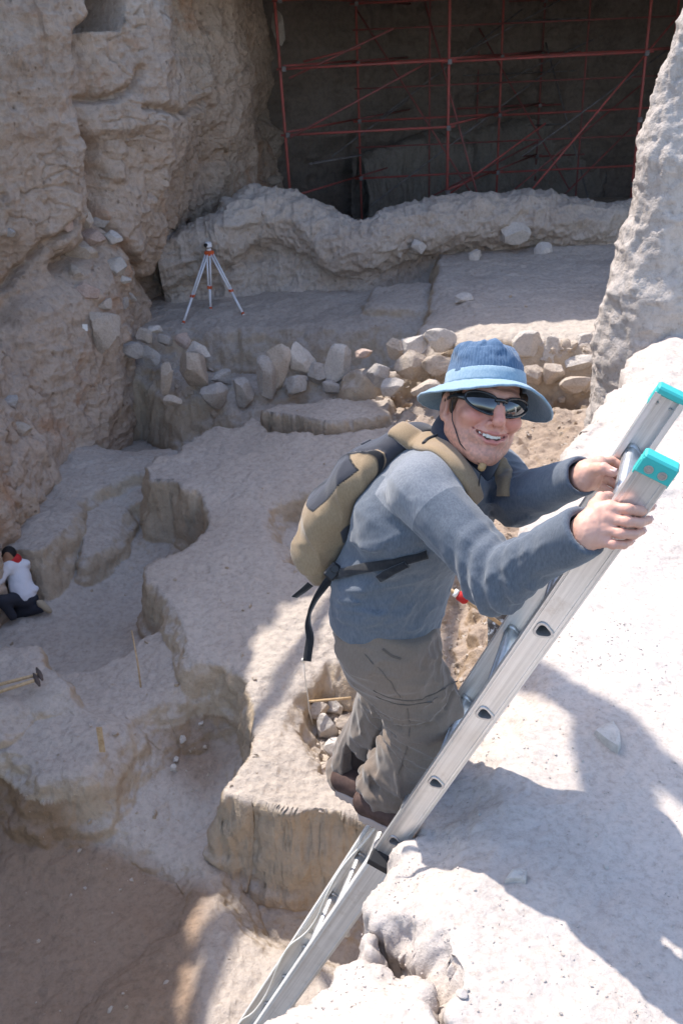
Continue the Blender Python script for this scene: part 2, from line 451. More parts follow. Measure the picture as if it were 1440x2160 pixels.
# loose, cloddy soil on the right middle ground
soilm = sstep(X, .4, 1.3) * sstep(-H, 3.35, 3.5) * sstep(Y, 3, 5) * (1 - sstep(Y, 15, 16.5))
d1, d2 = worley(G * 3.3, 3)
disp = disp + soilm * (.16 * (.55 - d1) + .10 * fbm(G * 5, 4, 8))
G = G + N * disp[..., None]
PIT_G = G.reshape(-1, 3).astype(np.float32)
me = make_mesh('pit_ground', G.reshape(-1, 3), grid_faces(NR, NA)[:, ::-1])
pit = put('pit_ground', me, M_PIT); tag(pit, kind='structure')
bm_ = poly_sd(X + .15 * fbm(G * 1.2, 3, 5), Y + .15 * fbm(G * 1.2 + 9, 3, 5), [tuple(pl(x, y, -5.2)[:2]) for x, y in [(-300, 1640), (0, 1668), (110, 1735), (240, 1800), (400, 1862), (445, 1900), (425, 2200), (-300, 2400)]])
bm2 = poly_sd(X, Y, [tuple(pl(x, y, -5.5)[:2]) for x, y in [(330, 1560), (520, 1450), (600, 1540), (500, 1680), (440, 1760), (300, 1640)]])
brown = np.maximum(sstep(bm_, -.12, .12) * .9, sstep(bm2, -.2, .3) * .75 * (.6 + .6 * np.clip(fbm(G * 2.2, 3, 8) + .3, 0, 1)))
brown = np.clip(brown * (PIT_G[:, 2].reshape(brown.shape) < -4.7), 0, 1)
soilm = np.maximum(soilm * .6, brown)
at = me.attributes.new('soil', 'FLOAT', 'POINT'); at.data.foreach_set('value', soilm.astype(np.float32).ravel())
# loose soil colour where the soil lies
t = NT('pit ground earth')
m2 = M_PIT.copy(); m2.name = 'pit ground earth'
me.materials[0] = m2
tt = m2.node_tree; b = tt.nodes['Principled BSDF']
src = b.inputs['Base Color'].links[0].from_socket
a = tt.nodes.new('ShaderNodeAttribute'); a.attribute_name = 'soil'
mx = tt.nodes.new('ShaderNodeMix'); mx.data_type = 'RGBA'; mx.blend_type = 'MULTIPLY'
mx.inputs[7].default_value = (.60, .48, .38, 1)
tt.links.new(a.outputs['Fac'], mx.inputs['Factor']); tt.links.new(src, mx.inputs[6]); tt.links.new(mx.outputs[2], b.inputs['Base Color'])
bpy.data.materials.remove(t.m)

def proj_all(G):
    d = G - CAM; z = d @ _F
    return np.stack([720 + FPX * (d @ _R) / z, 1080 - FPX * (d @ _U) / z, z], -1)

# ------------------------------------------------------------------ ribbons: cliffs and walls swept along a plan path
def resample(pts, n):
    pts = np.asarray(pts, float)
    s = np.r_[0, np.cumsum(np.linalg.norm(np.diff(pts, axis=0), axis=1))]
    # catmull-rom-ish smoothing by dense linear + box blur
    u = np.linspace(0, s[-1], n)
    q = np.stack([np.interp(u, s, pts[:, k]) for k in range(pts.shape[1])], -1)
    k = max(3, n // (len(pts) * 3)) | 1
    pad = np.pad(q, ((k, k), (0, 0)), 'edge')
    ker = np.hanning(k + 2)[1:-1]; ker /= ker.sum()
    q2 = np.stack([np.convolve(pad[:, c], ker, 'same')[k:-k] for c in range(q.shape[1])], -1)
    return q2, u

def ribbon(name, path, zlo, zhi, nu, nv, profile, dispf, mat, side=1, ztop=None, plateau=3.5):
    q, u = resample(path, nu)
    t = np.gradient(q, axis=0); t /= np.linalg.norm(t, axis=1, keepdims=True)
    nn = np.stack([t[:, 1], -t[:, 0]], -1) * side               # outward, to the open side
    v = np.linspace(0, 1, nv)
    UU, VV = np.meshgrid(u / u[-1], v, indexing='ij')
    top = zhi + 0 * UU if ztop is None else ztop(q)[:, None] + 0 * UU
    vt = np.clip(VV / .86, 0, 1); back_ = np.clip((VV - .86) / .14, 0, 1)
    ZZ = zlo + (top - zlo) * (1 - (1 - vt) ** 1.0)
    off = profile(UU, ZZ) - back_ * plateau
    G = np.stack([q[:, 0][:, None] + nn[:, 0][:, None] * off, q[:, 1][:, None] + nn[:, 1][:, None] * off, ZZ], -1)
    Nn = grid_normals(G)
    o3 = np.stack([nn[:, 0][:, None] + 0 * off, nn[:, 1][:, None] + 0 * off, 0 * off], -1)
    sgn = np.sign((Nn * o3).sum(-1, keepdims=True)); sgn[sgn == 0] = 1
    Nn = Nn * sgn
    G = G + Nn * dispf(G, UU, ZZ)[..., None]
    f = grid_faces(nu, nv)
    me = make_mesh(name, G.reshape(-1, 3), f if side > 0 else f[:, ::-1])
    o = put(name, me, mat); tag(o, kind='structure')
    return o

c0 = V(-5.75, 10.6, 0); c1 = pl(-20, 955, -4.0); c2 = pl(110, 900, -3.8); c3 = pl(230, 800, -3.3); c4 = pl(318, 665, -2.8)
c5 = pl(350, 560, -2.0)
cliff_path = [(-5.6, 2.0), (-5.75, 7.0), (c0[0], c0[1]), (c1[0], c1[1]), (c2[0], c2[1]), (c3[0], c3[1]), (c4[0], c4[1]), (-3.75, 18.8), (-3.1, 20.2), (-2.2, 21.4), (-1.6, 22.6), (-1.2, 24.5), (-1.3, 28.5)]
def cliff_prof(U_, Z_):
    # lower buttress at the near end swells out, the far part leans over the tripod alcove
    near = sstep(U_, .22, .30) * (1 - sstep(U_, .40, .52))
    butt = near * (1.1 * (1 - sstep(Z_, -4.2, -.6)) - .25 * sstep(Z_, -.6, 2))
    far = sstep(U_, .50, .60) * (1 - sstep(U_, .70, .80))
    over = far * (.75 * sstep(Z_, -2.7, -.9) + .5 * sstep(Z_, -.9, 1) )
    back = -.5 * sstep(Z_, 1, 6)
    niche = 0
    return butt + over + back - .25
def cliff_disp(G, U_, Z_):
    a = .42 * fbm(G * [.45, .45, .3], 3, 5) + .22 * ridged(G * [1.3, 1.3, .7], 4, 11)
    e = .05 * fbm(G * [7, 7, 3], 4, 91) + .035 * ridged(G * 5, 3, 4)
    cr = .25 * sstep(U_, .6, .7) * fbm(G * [1.8, 1.8, .7], 4, 61)
    Gw = G + .25 * np.stack([fbm(G * 1.7, 2, 201), fbm(G * 1.7, 2, 202), fbm(G * 1.7, 2, 203)], -1)
    d1, d2 = worley(Gw * [1.9, 1.9, 2.6], 12)
    chips = .12 * (.5 - d1) * sstep(fbm(G * .6, 2, 71), .0, .3) - .05 * sstep(.07 - (d2 - d1), 0, .07) * sstep(fbm(G * .9, 2, 75), .12, .3)
    d3, _ = worley(Gw * [4.2, 4.2, 3.0], 45)
    holes = -.10 * (1 - sstep(d3, .05, .22)) * sstep(fbm(G * 1.6, 2, 33), .12, .3)
    holes = holes + .035 * ridged(G * [9, 9, 2.2], 3, 63) * sstep(fbm(G * .8, 2, 64), -.1, .2)
    # window cut through the top of the cliff
    step_ = .30 * sstep((-2.25 + .32 * (G[..., 1] - 12.9)) - G[..., 2] + .25 * fbm(G * 1.2, 2, 9), -.05, .35) * sstep(-G[..., 1], -17.5, -15.5)
    Q_ = proj_all(G.reshape(-1, 3)).reshape(G.shape)
    wx_ = Q_[..., 0] + 14 * fbm(G * 2, 2, 4); wy_ = Q_[..., 1]
    win = sstep(wx_, 148, 158) * (1 - sstep(wx_, 244, 256)) * (1 - sstep(wy_, 60, 68)) * sstep(wy_, -120, -100) * (Q_[..., 2] > 5)
    qx = Q_[..., 0] + 16 * fbm(G * 1.6, 3, 14); qy = Q_[..., 1] + 16 * fbm(G * 1.6 + 7, 3, 15); gro = 0
    for pl_, wd_, dp in (([(150, 62), (140, 170), (152, 260), (205, 330), (218, 440), (190, 520), (130, 560)], 15, .42), ([(218, 440), (255, 520), (290, 580), (312, 655)], 10, .3),
                         ([(560, -20), (588, 150), (555, 270), (560, 380)], 14, .4), ([(0, 600), (80, 520), (150, 455)], 10, .25), ([(300, 225), (370, 235), (440, 210)], 8, .2), ([(395, 520), (420, 400), (480, 330)], 9, .15), ([(165, 210), (240, 205), (300, 150)], 9, .22)):
        d_ = np.full(qx.shape, 1e9)
        for (x1, y1), (x2, y2) in zip(pl_[:-1], pl_[1:]):
            ex, ey = x2 - x1, y2 - y1; t_ = np.clip(((qx - x1) * ex + (qy - y1) * ey) / (ex * ex + ey * ey), 0, 1)
            d_ = np.minimum(d_, np.hypot(qx - x1 - t_ * ex, qy - y1 - t_ * ey))
        gro = gro - dp * np.exp(-(d_ / wd_) ** 2)
    gro = gro + .28 * (1 - sstep(qx, 140, 165)) * (1 - sstep(qy, 480, 560)) * (Q_[..., 2] > 5)
    return a * .75 + e * 1.3 + cr + chips + holes + step_ - 1.3 * win + gro * (Q_[..., 2] > 5)
def cliff_top(q):
    return np.interp(q[:, 1], [2, 6, 9, 10, 10.7, 11.7, 13.2, 16, 18.7, 20, 22, 28], [4.5, 5, 6.1, 6.4, 6.6, 6.9, 8.1, 7.2, 5.7, 5.1, 4.8, 4.6])
cliff = ribbon('cliff', cliff_path, -5.6, 7.5, 1100, 800, cliff_prof, cliff_disp, M_CLIFF, ztop=cliff_top)
CLIFF_G = np.empty(len(cliff.data.vertices) * 3, np.float32); cliff.data.vertices.foreach_get('co', CLIFF_G); CLIFF_G = CLIFF_G.reshape(-1, 3)

# low curved mud wall at the back
crest_px = [(a_, b_, c_ - .35) for a_, b_, c_ in [(330, 500, 18.6), (400, 482, 18.6), (440, 462, 18.6), (480, 425, 18.5), (530, 398, 18.8), (590, 408, 18.8), (650, 425, 18.7), (675, 432, 18.7), (700, 458, 18.7), (760, 464, 18.7), (820, 448, 18.7), (880, 430, 18.8), (960, 418, 18.9), (1060, 410, 19.0), (1140, 408, 19.1), (1180, 420, 19.1), (1240, 428, 19.2), (1330, 432, 19.3), (1420, 432, 19.4), (1600, 432, 19.6)]]
def swept(name, crest, prof, nu, nv, dispf, mat):
    C_ = np.array([pz(*c) for c in crest]); q, u = resample(C_, nu)
    t = np.gradient(q[:, :2], axis=0); t /= np.linalg.norm(t, axis=1, keepdims=True)
    nn = np.stack([t[:, 1], -t[:, 0]], -1)
    pr = np.array(prof, float); s = np.r_[0, np.cumsum(np.linalg.norm(np.diff(pr, axis=0), axis=1))]
    v = np.linspace(0, s[-1], nv); a = np.interp(v, s, pr[:, 0]); hh = np.interp(v, s, pr[:, 1])
    k = np.hanning(nv // 10 + 3)[1:-1]; k /= k.sum(); m = len(k)
    a = np.convolve(np.pad(a, m, 'edge'), k, 'same')[m:-m]; hh = np.convolve(np.pad(hh, m, 'edge'), k, 'same')[m:-m]
    G = np.stack([q[:, 0][:, None] + nn[:, 0][:, None] * a, q[:, 1][:, None] + nn[:, 1][:, None] * a, q[:, 2][:, None] + hh[None, :]], -1)
    Nn = grid_normals(G)
    c = G.mean(1, keepdims=True); sg = np.sign(((G - c) * Nn).sum(-1, keepdims=True).mean()); Nn = Nn * sg
    G = G + Nn * dispf(G)[..., None]
    f = grid_faces(nu, nv)
    return make_mesh(name, G.reshape(-1, 3), f if sg < 0 else f)
me = swept('low_mud_wall', crest_px, [(.35, -2.4), (.12, -1.5), (.0, -1.1), (.16, -1.02), (.36, -.86), (.48, -.5), (.42, -.22), (.2, -.04), (-.12, 0), (-.45, -.12), (-.6, -.5), (-.7, -2.4)], 900, 220,
           lambda G: .16 * fbm(G * 1.4, 3, 3) + .10 * ridged(G * [2.5, 2.5, 3.4], 4, 8) + .03 * ridged(G * 8, 3, 2), M_WALL)
o = put('low_mud_wall', me, M_WALL, base=pz(900, 560, 18.8)); tag(o, 'long low rounded mud wall curving across the back below the red scaffolding', 'wall')

# back chamber: walls, floor rubble and roof that keep it dark
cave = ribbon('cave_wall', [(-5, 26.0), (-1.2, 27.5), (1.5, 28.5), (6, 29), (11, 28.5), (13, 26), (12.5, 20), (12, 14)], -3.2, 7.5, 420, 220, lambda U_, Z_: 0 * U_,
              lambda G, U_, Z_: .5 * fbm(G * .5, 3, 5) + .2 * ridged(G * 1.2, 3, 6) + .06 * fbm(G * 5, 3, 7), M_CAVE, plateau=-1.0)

_prj = {}
def surf_at(key, px, py, r=5):
    """where the line of sight through a measured spot first meets a built surface"""
    if key not in _prj:
        Gs = {'cliff': CLIFF_G, 'pit': PIT_G, 'ledge': globals().get('LEDGE_F')}[key]; _prj[key] = (Gs, proj_all(Gs))
    Gs, Q = _prj[key]
    d = np.hypot(Q[:, 0] - px, Q[:, 1] - py); d[Q[:, 2] < .1] = 1e9
    k = np.where(d < r)[0]
    if len(k) == 0: return Gs[int(np.argmin(d))].astype(float)
    zz = Q[k, 2]; k = k[zz < zz.min() + .35]
    return Gs[k[int(np.argmin(d[k]))]].astype(float)

# unseen roof over the back chamber, front edge set to cast its shade
t_ = NT('corrugated sheet'); p_ = t_.pos(); M_SHEET = t_.done((.35, .34, .33), None, .6, .3)
m = MB()
for i in range(60):
    x = -3.2 + i * .27
    m.box((x, 24.1, 3.40 + .05 * (i % 2)), (.145, 0, 0), (0, 6.4, .32), (0, 0, .012))
o = put('shade_roof', m.mesh('shade_roof'), M_SHEET, base=(4.6, 24.0, 3.4)); tag(o, 'unseen ribbed metal roof above the scaffolding, shaped to shade the back', 'roof')
# ------------------------------------------------------------------ ledge the photographer stands on
EDGE = [(1262, 872), (1212, 905), (1206, 960), (1165, 1040), (1128, 1105), (1118, 1170), (1112, 1230), (1095, 1320), (1010, 1490), (925, 1625), (868, 1742), (845, 1800), (805, 1865), (788, 1930), (800, 1985), (770, 1990), (700, 2045), (610, 2105), (540, 2165), (470, 2260)]
epts = [pl(x, y, 0) for x, y in EDGE]
poly = [tuple(p[:2]) for p in epts] + [(-.75, .45), (-.9, -2.5), (9, -2.5), (9, 7.2), (3.0, 7.0), (2.3, 6.3)]
NA2, NR2 = 900, 900
az = np.radians(np.linspace(-62, 64, NA2)); rr = .45 * np.exp(np.linspace(0, math.log(9.5 / .45), NR2))
AZ, RR = np.meshgrid(az, rr); X = RR * np.sin(AZ); Y = RR * np.cos(AZ)
P = np.stack([X, Y, 0 * X], -1)
wx = X + .05 * fbm(P * 3, 3, 2) + .02 * fbm(P * 14, 3, 4); wy = Y + .05 * fbm(P * 3 + 9, 3, 6) + .02 * fbm(P * 14 + 9, 3, 9)
sd = poly_sd(wx, wy, poly)
dw = .42 - .24 * sstep(Y, 1.8, 3.0)
H = -.10 * (1 - sstep(sd, 0, .22)) - 5.9 * (1 - sstep(sd / dw, -1, .02)) 
# separate lump in the near corner, split off by a crack
ck = np.array([pl(x, y, 0)[:2] for x, y in [(815, 1985), (905, 1990), (925, 2030), (948, 2060), (940, 2110), (950, 2200)]])
dc = np.full(X.shape, 9.0)
for i in range(len(ck) - 1):
    e = ck[i + 1] - ck[i]; t_ = np.clip(((wx - ck[i][0]) * e[0] + (wy - ck[i][1]) * e[1]) / (e @ e), 0, 1)
    dc = np.minimum(dc, np.hypot(wx - ck[i][0] - t_ * e[0], wy - ck[i][1] - t_ * e[1]))
H = H - .16 * (1 - sstep(dc, .006, .045)) * (sd > -.05)
# broken face below the lip by the ladder foot
nt_ = np.array([pl(x, y, 0)[:2] for x, y in [(800, 1900), (870, 1930), (930, 1985), (920, 2020), (830, 1985)]])
H = H - .22 * sstep(poly_sd(wx, wy, [tuple(q) for q in nt_]), -.03, .05)
G = np.stack([X, Y, H], -1)
N = grid_normals(G); N[N[..., 2] < 0] *= -1
steep = 1 - np.clip(N[..., 2], 0, 1)
edge_m = 1 - sstep(np.abs(sd), 0, .35)
far_m = sstep(Y, 2.3, 3.6)
d1, d2 = worley(G * 9, 3)
disp = .030 * fbm(P * 1.6, 3, 12) + .012 * fbm(P * 6, 4, 14) + .0035 * fbm(P * 28, 4, 3) + (.35 + .65 * far_m) * edge_m * (.04 * ridged(G * 4, 4, 5) + .022 * (.5 - d1)) \
    + far_m * (.05 * ridged(P * 2.2, 4, 5)) + (.35 + .65 * (1 - far_m)) * steep * (.05 * ridged(G * 5, 4, 9) + .03 * fbm(G * 17, 3, 6))
fr = 1 - sstep(fbm(P * 1.7, 2, 88), .0, .25)
disp += .006 * ridged(P * 9, 3, 55) * (1 - fr) 
G = G + N * disp[..., None]
LEDGE_F = G.reshape(-1, 3).astype(np.float32)
me = make_mesh('ledge_ground', G.reshape(-1, 3), grid_faces(NR2, NA2)[:, ::-1])
o = put('ledge_ground', me, M_LEDGE); tag(o, kind='structure')
def ledge_z(x, y):
    r = math.hypot(x, y); a_ = math.degrees(math.atan2(x, y))
    i = int(round(math.log(r / .45) / math.log(9.5 / .45) * (NR2 - 1))); j = int(round((a_ + 62) / 126 * (NA2 - 1)))
    i = min(max(i, 0), NR2 - 1); j = min(max(j, 0), NA2 - 1)
    return float(G[i, j, 2])

# rock wall standing on the ledge at right
def rw_prof(U_, Z_):
    z = Z_
    lean = -(.06 * sstep(z, .4, .8) + .08 * sstep(z, 1.0, 1.4) + .16 * sstep(z, 1.4, 1.95) + .8 * sstep(z, 1.9, 3.2)) + .04
    foot = .05 * (1 - sstep(z, -.2, .25)) + .1 * (1 - sstep(z, -2, -.3))
    return lean + foot - sstep(U_, .64, .76) * (.32 * sstep(z, .45, 2.1) + .08 * sstep(z, .1, .6))
cr = pz(1292, 700, 5.95)
rock = ribbon('rock_wall', [(8, 13), (5, 9.5), (3.0, 7.4), (cr[0] + .35, 6.6), (cr[0] + .12, 6.2), (cr[0] + .10, 5.98), (cr[0] + .25, 5.8), (cr[0] + .8, 5.6), (3.6, 5.3), (6.5, 4.2)], -4.0, 3.6, 620, 620, rw_prof,
              lambda G, U_, Z_: .05 * fbm(G * 1.5, 3, 5) + .035 * ridged(G * [4.2, 4.2, 2.2], 4, 11) + .045 * sstep(U_, .62, .72) * ridged(G * [2.6, 2.6, 2], 4, 17) + .024 * ridged(G * [13, 13, 7], 4, 3) + .012 * fbm(G * 30, 3, 5), M_ROCK, side=1, plateau=2.5)
tag(rock, kind='structure')

# ------------------------------------------------------------------ stones
import random
def ico(sub):
    import bmesh
    bm = bmesh.new(); bmesh.ops.create_icosphere(bm, subdivisions=sub, radius=1)
    v = np.array([x.co[:] for x in bm.verts]); f = np.array([[q.index for q in x.verts] for x in bm.faces]); bm.free()
    return v, f
ICO = {4: ico(4), 5: ico(5)}
M_STONES = [earth('pale stone', (.42, .37, .32), (.50, .45, .40), (.58, .53, .48), 2.5, 30, bump=.7, bd=.012),
            earth('tan stone', (.36, .28, .21), (.44, .36, .29), (.52, .45, .38), 2.5, 30, bump=.7, bd=.012),
            earth('grey stone', (.30, .265, .235), (.38, .34, .305), (.46, .42, .385), 2.5, 30, bump=.7, bd=.012),
            earth('pink stone', (.40, .28, .22), (.47, .35, .29), (.54, .43, .37), 2.5, 30, bump=.7, bd=.012)]
def stone_mesh(name, c, ax, seed, sub=4, ang=.8):
    """ax: three half-axis vectors"""
    rnd = random.Random(seed); v, f = ICO[sub]
    v = v.copy(); s = rnd.random() * 90
    sq = 1 / (np.abs(v) ** 3.4).sum(1, keepdims=True) ** (1 / 3.4)      # squared-off sphere
    v = v * (1 + (sq - 1) * .75 * ang)
    for k in range(15):                                         # facets
        d = nrm(np.array([rnd.gauss(0, 1) for _ in range(3)])); lim = rnd.uniform(.50, .86)
        e = v @ d - lim; v = v - np.outer(np.where(e > 0, e * .96, 0), d)
    n = v / np.linalg.norm(v, axis=1, keepdims=True)
    v = v + n * (.09 * fbm(v * 1.3 + s, 3, seed % 91)[:, None] + .05 * ridged(v * 2.6 + s, 4, seed % 47)[:, None] + .02 * ridged(v * 9 + s, 2, 5)[:, None])
    Wv = np.asarray(c) + v @ np.array(ax)
    return make_mesh(name, Wv, f)
def stone(px, py, z, wpx, hpx, label, rot=0.0, mat=0, seed=None, depth=.8, sink=0, group=None, name='stone', sub=4, cat='stone'):
    c = pz(px, py, z); k = z / FPX
    a, b = wpx * .5 * k, hpx * .5 * k
    r = R_(rot)
    rt, up = V(1, 0, 0) * 1.0, V(0, .12, 1)
    up = nrm(up); A = rt * math.cos(r) + up * math.sin(r); B = -rt * math.sin(r) + up * math.cos(r)
    D = np.cross(A, B)
    sd_ = seed if seed is not None else int(px * 7 + py * 13)
    me = stone_mesh(name, c, [A * a * 1.08, B * b * 1.08, D * depth * max(.35 * (a + b), .05) * 1.2], sd_, sub)
    o = smooth_by_angle(put(name, me, M_STONES[mat], base=c - up * b), 24)
    return tag(o, label, cat, group)
RG = 'stones of the sunlit stone row'
right_row = [  # px, py, z, w, h, rot, mat, label
    (765, 748, 15.6, 50, 22, 5, 3, 'small red-brown stone lying flat just left of the sunlit stone row'),
    (840, 735, 15.3, 45, 60, 10, 1, 'narrow tan stone at the left end of the sunlit stone row'),
    (872, 728, 15.3, 70, 45, 12, 0, 'wedge shaped stone left of the squared block in the sunlit row'),
    (926, 722, 15.2, 68, 52, -4, 0, 'large squared pale block on top of the sunlit stone row'),
    (975, 735, 15.2, 48, 40, 25, 1, 'tilted stone between the squared block and the blue hat'),
    (870, 770, 15.1, 85, 60, -8, 1, 'broad stone in the second course under the wedge stone'),
    (800, 790, 15.1, 60, 55, -20, 2, 'grey stone low at the left end of the sunlit row'),
    (925, 772, 15.0, 75, 55, 5, 1, 'brown stone right below the squared pale block'),
    (830, 815, 14.9, 60, 40, 10, 2, 'flat grey stone at the foot of the row left of the hat'),
    (1110, 735, 15.2, 72, 66, 15, 0, 'big rounded pale stone right behind the crown of the hat'),
    (1160, 745, 15.2, 48, 66, -10, 0, 'knobbly upright stone second to the right of the hat'),
    (1190, 742, 15.2, 34, 50, 20, 1, 'thin tan stone wedged between two pale ones right of the hat'),
    (1240, 722, 15.2, 62, 36, 3, 0, 'oblong stone on top at the right end of the stone row'),
    (1228, 765, 15.1, 78, 50, -5, 0, 'round pale boulder below the oblong stone at the right end'),
    (1272, 750, 15.1, 30, 55, 8, 1, 'last stone of the row against the rock wall'),
    (1170, 785, 15.0, 55, 50, 8, 1, 'low stone under the knobbly upright one'),
    (1125, 790, 15.0, 55, 45, -12, 1, 'low stone right beside the hat brim'),
    (1215, 815, 14.9, 70, 38, 4, 1, 'half buried stone under the round pale boulder'),
    (1265, 800, 15.0, 40, 50, 0, 1, 'half buried stone at the foot of the row by the rock wall'),
    (900, 820, 14.9, 70, 38, 0, 1, 'half buried stone at the row foot left of the hat brim'),
]
for px, py, z, w_, h_, r, m, lb in right_row: stone(px, py, z - .62, w_, h_, lb, r, m, group=RG)
mid_row = [
    (585, 778, 15.9, 62, 110, -8, 1, 'tall upright slab at the left end of the middle group'),
    (560, 800, 15.8, 45, 90, 6, 2, 'grey slab leaning on the left end of the middle group'),
    (640, 762, 15.9, 62, 90, 14, 0, 'tall rounded slab leaning right in the middle group'),
    (672, 790, 15.9, 44, 60, -4, 2, 'small dark stone between two leaning slabs of the middle group'),
    (716, 770, 15.9, 62, 84, -18, 0, 'triangular pale slab at the right end of the middle group'),
    (625, 812, 15.8, 60, 40, 5, 2, 'low stone at the foot of the rounded leaning slab'),
    (700, 818, 15.8, 50, 30, 0, 2, 'flat stone at the foot of the triangular slab'),
    (770, 800, 15.7, 50, 40, 20, 1, 'stone lying alone between the middle group and the sunlit row'),
]
for px, py, z, w_, h_, r, m, lb in mid_row: stone(px, py, z - .45, w_, h_, lb, r, m, group='slabs of the middle group', depth=.7)
left_row = [
    (405, 775, 15.6, 66, 90, 8, 1, 'biggest upright boulder of the left stone heap'),
    (420, 740, 15.7, 50, 40, -5, 0, 'rounded stone on top of the biggest upright boulder'),
    (350, 800, 15.5, 34, 66, -18, 1, 'thin pointed slab leaning left of the biggest boulder'),
    (384, 718, 16.2, 38, 40, 10, 3, 'pinkish stone at the top right of the left heap'),
    (350, 716, 16.2, 32, 30, 0, 2, 'small grey stone beside the pinkish stone'),
    (328, 695, 16.3, 38, 26, 5, 0, 'flat stone highest in the left heap near the tripod'),
    (305, 710, 16.2, 40, 34, -10, 1, 'pale stone at the upper left of the left heap'),
    (280, 738, 16.0, 48, 46, 12, 2, 'grey stone at the left end of the left heap'),
    (318, 752, 16.0, 44, 44, -6, 2, 'stone in the middle of the left heap'),
    (452, 832, 15.5, 58, 62, -25, 2, 'grey angular slab tipped toward the trench'),
    (513, 828, 15.5, 56, 58, 5, 2, 'round dark grey boulder in the trench'),
    (470, 795, 15.8, 50, 36, -15, 2, 'low stone above the round dark boulder'),
    (362, 845, 15.4, 40, 24, 0, 1, 'small stone at the foot of the thin pointed slab'),
    (250, 700, 16.1, 40, 34, 0, 1, 'stone at the cliff foot under the big cliff boulder'),
]
for px, py, z, w_, h_, r, m, lb in left_row: stone(px, py, z, w_, h_, lb, r, m, group='stones of the left heap', depth=.85)
# ------------------------------------------------------------------ ladder
def metal(name, base, rough, metallic=.8, dirax=None, scale=1.0):
    t = NT(name)
    tc = t.n('ShaderNodeTexCoord'); mp = t.n('ShaderNodeMapping')
    t.l(tc.outputs['Object'], mp.inputs['Vector'])
    p = mp.outputs['Vector']
    if dirax is not None:                                       # brushed along the rail
        q = Vector(tuple(dirax)).to_track_quat('Z', 'Y').inverted().to_euler()
        mp.inputs['Rotation'].default_value = q
        m2_ = t.n('ShaderNodeMapping'); m2_.inputs['Scale'].default_value = (160, 160, 1.5)
        t.l(p, m2_.inputs['Vector']); p = m2_.outputs['Vector']
        n = t.noise(p, 1.0, 5, .6)
    else: n = t.noise(p, 60, 5, .6)
    sm = t.noise(tc.outputs['Object'], 9, 5, .6)
    c = t.ramp(n, [(.3, tuple(x * .80 for x in base)), (.55, base), (.75, tuple(min(1, x * 1.12) for x in base))])
    c = t.mix(.5, c, t.ramp(sm, [(.35, (.82, .80, .78)), (.6, (1, 1, 1))]), 'MULTIPLY')
    c = t.mix(t.ramp(t.noise(tc.outputs['Object'], 14, 7, .72), [(.56, (0, 0, 0)), (.74, (.55, .55, .55))]), c, (.46, .40, .34))
    rg = t.math('ADD', t.math('MULTIPLY', sm, .22), rough - .1)
    return t.done(c, t.bump(n, .12, .0006), rg, metallic, .5)
LD = cdir(-.305, .715, .629); LD = nrm(LD)
LW = cdir(.355, -.527, .772); LW = nrm(LW - LD * (LW @ LD))
LN = np.cross(LD, LW)
if LN @ _R < 0: LN = -LN                                        # points to the ledge side
SP = .30
L0 = pz(1145, 1330, 1.869)
LWID = .30
def LP(t, a=0.0, b=0.0): return L0 + LD * SP * t + LW * a + LN * b
M_ALU = metal('brushed aluminium', (.80, .79, .77), .40, dirax=LD)
M_ALU3 = metal('brightened aluminium', (.74, .72, .69), .5, .35, dirax=LD)  # less metallic copy so the base section looks sunlit
M_ALU2 = metal('dull aluminium', (.62, .61, .60), .42)
t_ = NT('turquoise plastic'); M_TEAL = t_.done((.05, .44, .40), None, .35, 0, .5)
t_ = NT('black rubber'); M_BLACK = t_.done((.02, .02, .022), None, .6, 0, .4)
t_ = NT('white label'); M_LABEL = t_.done((.78, .78, .76), None, .4, 0, .5)
t_ = NT('red ink'); M_RED = t_.done((.6, .03, .02), None, .45, 0, .4)
lad = empty('ladder', LP(6), 'aluminium extension ladder with turquoise end caps leaning on the ledge, gripped by the climbing man', 'ladder')
def rung_prof(k=26):
    out = []
    for i in range(k):                                          # rounded D/triangle, flat side towards the climber
        a = 2 * math.pi * i / k
        r = .0165 * (1 + .14 * math.cos(3 * a))
        out.append((r * math.cos(a) * 1.05, r * math.sin(a) * 1.0))
    return out
RPR = rung_prof()
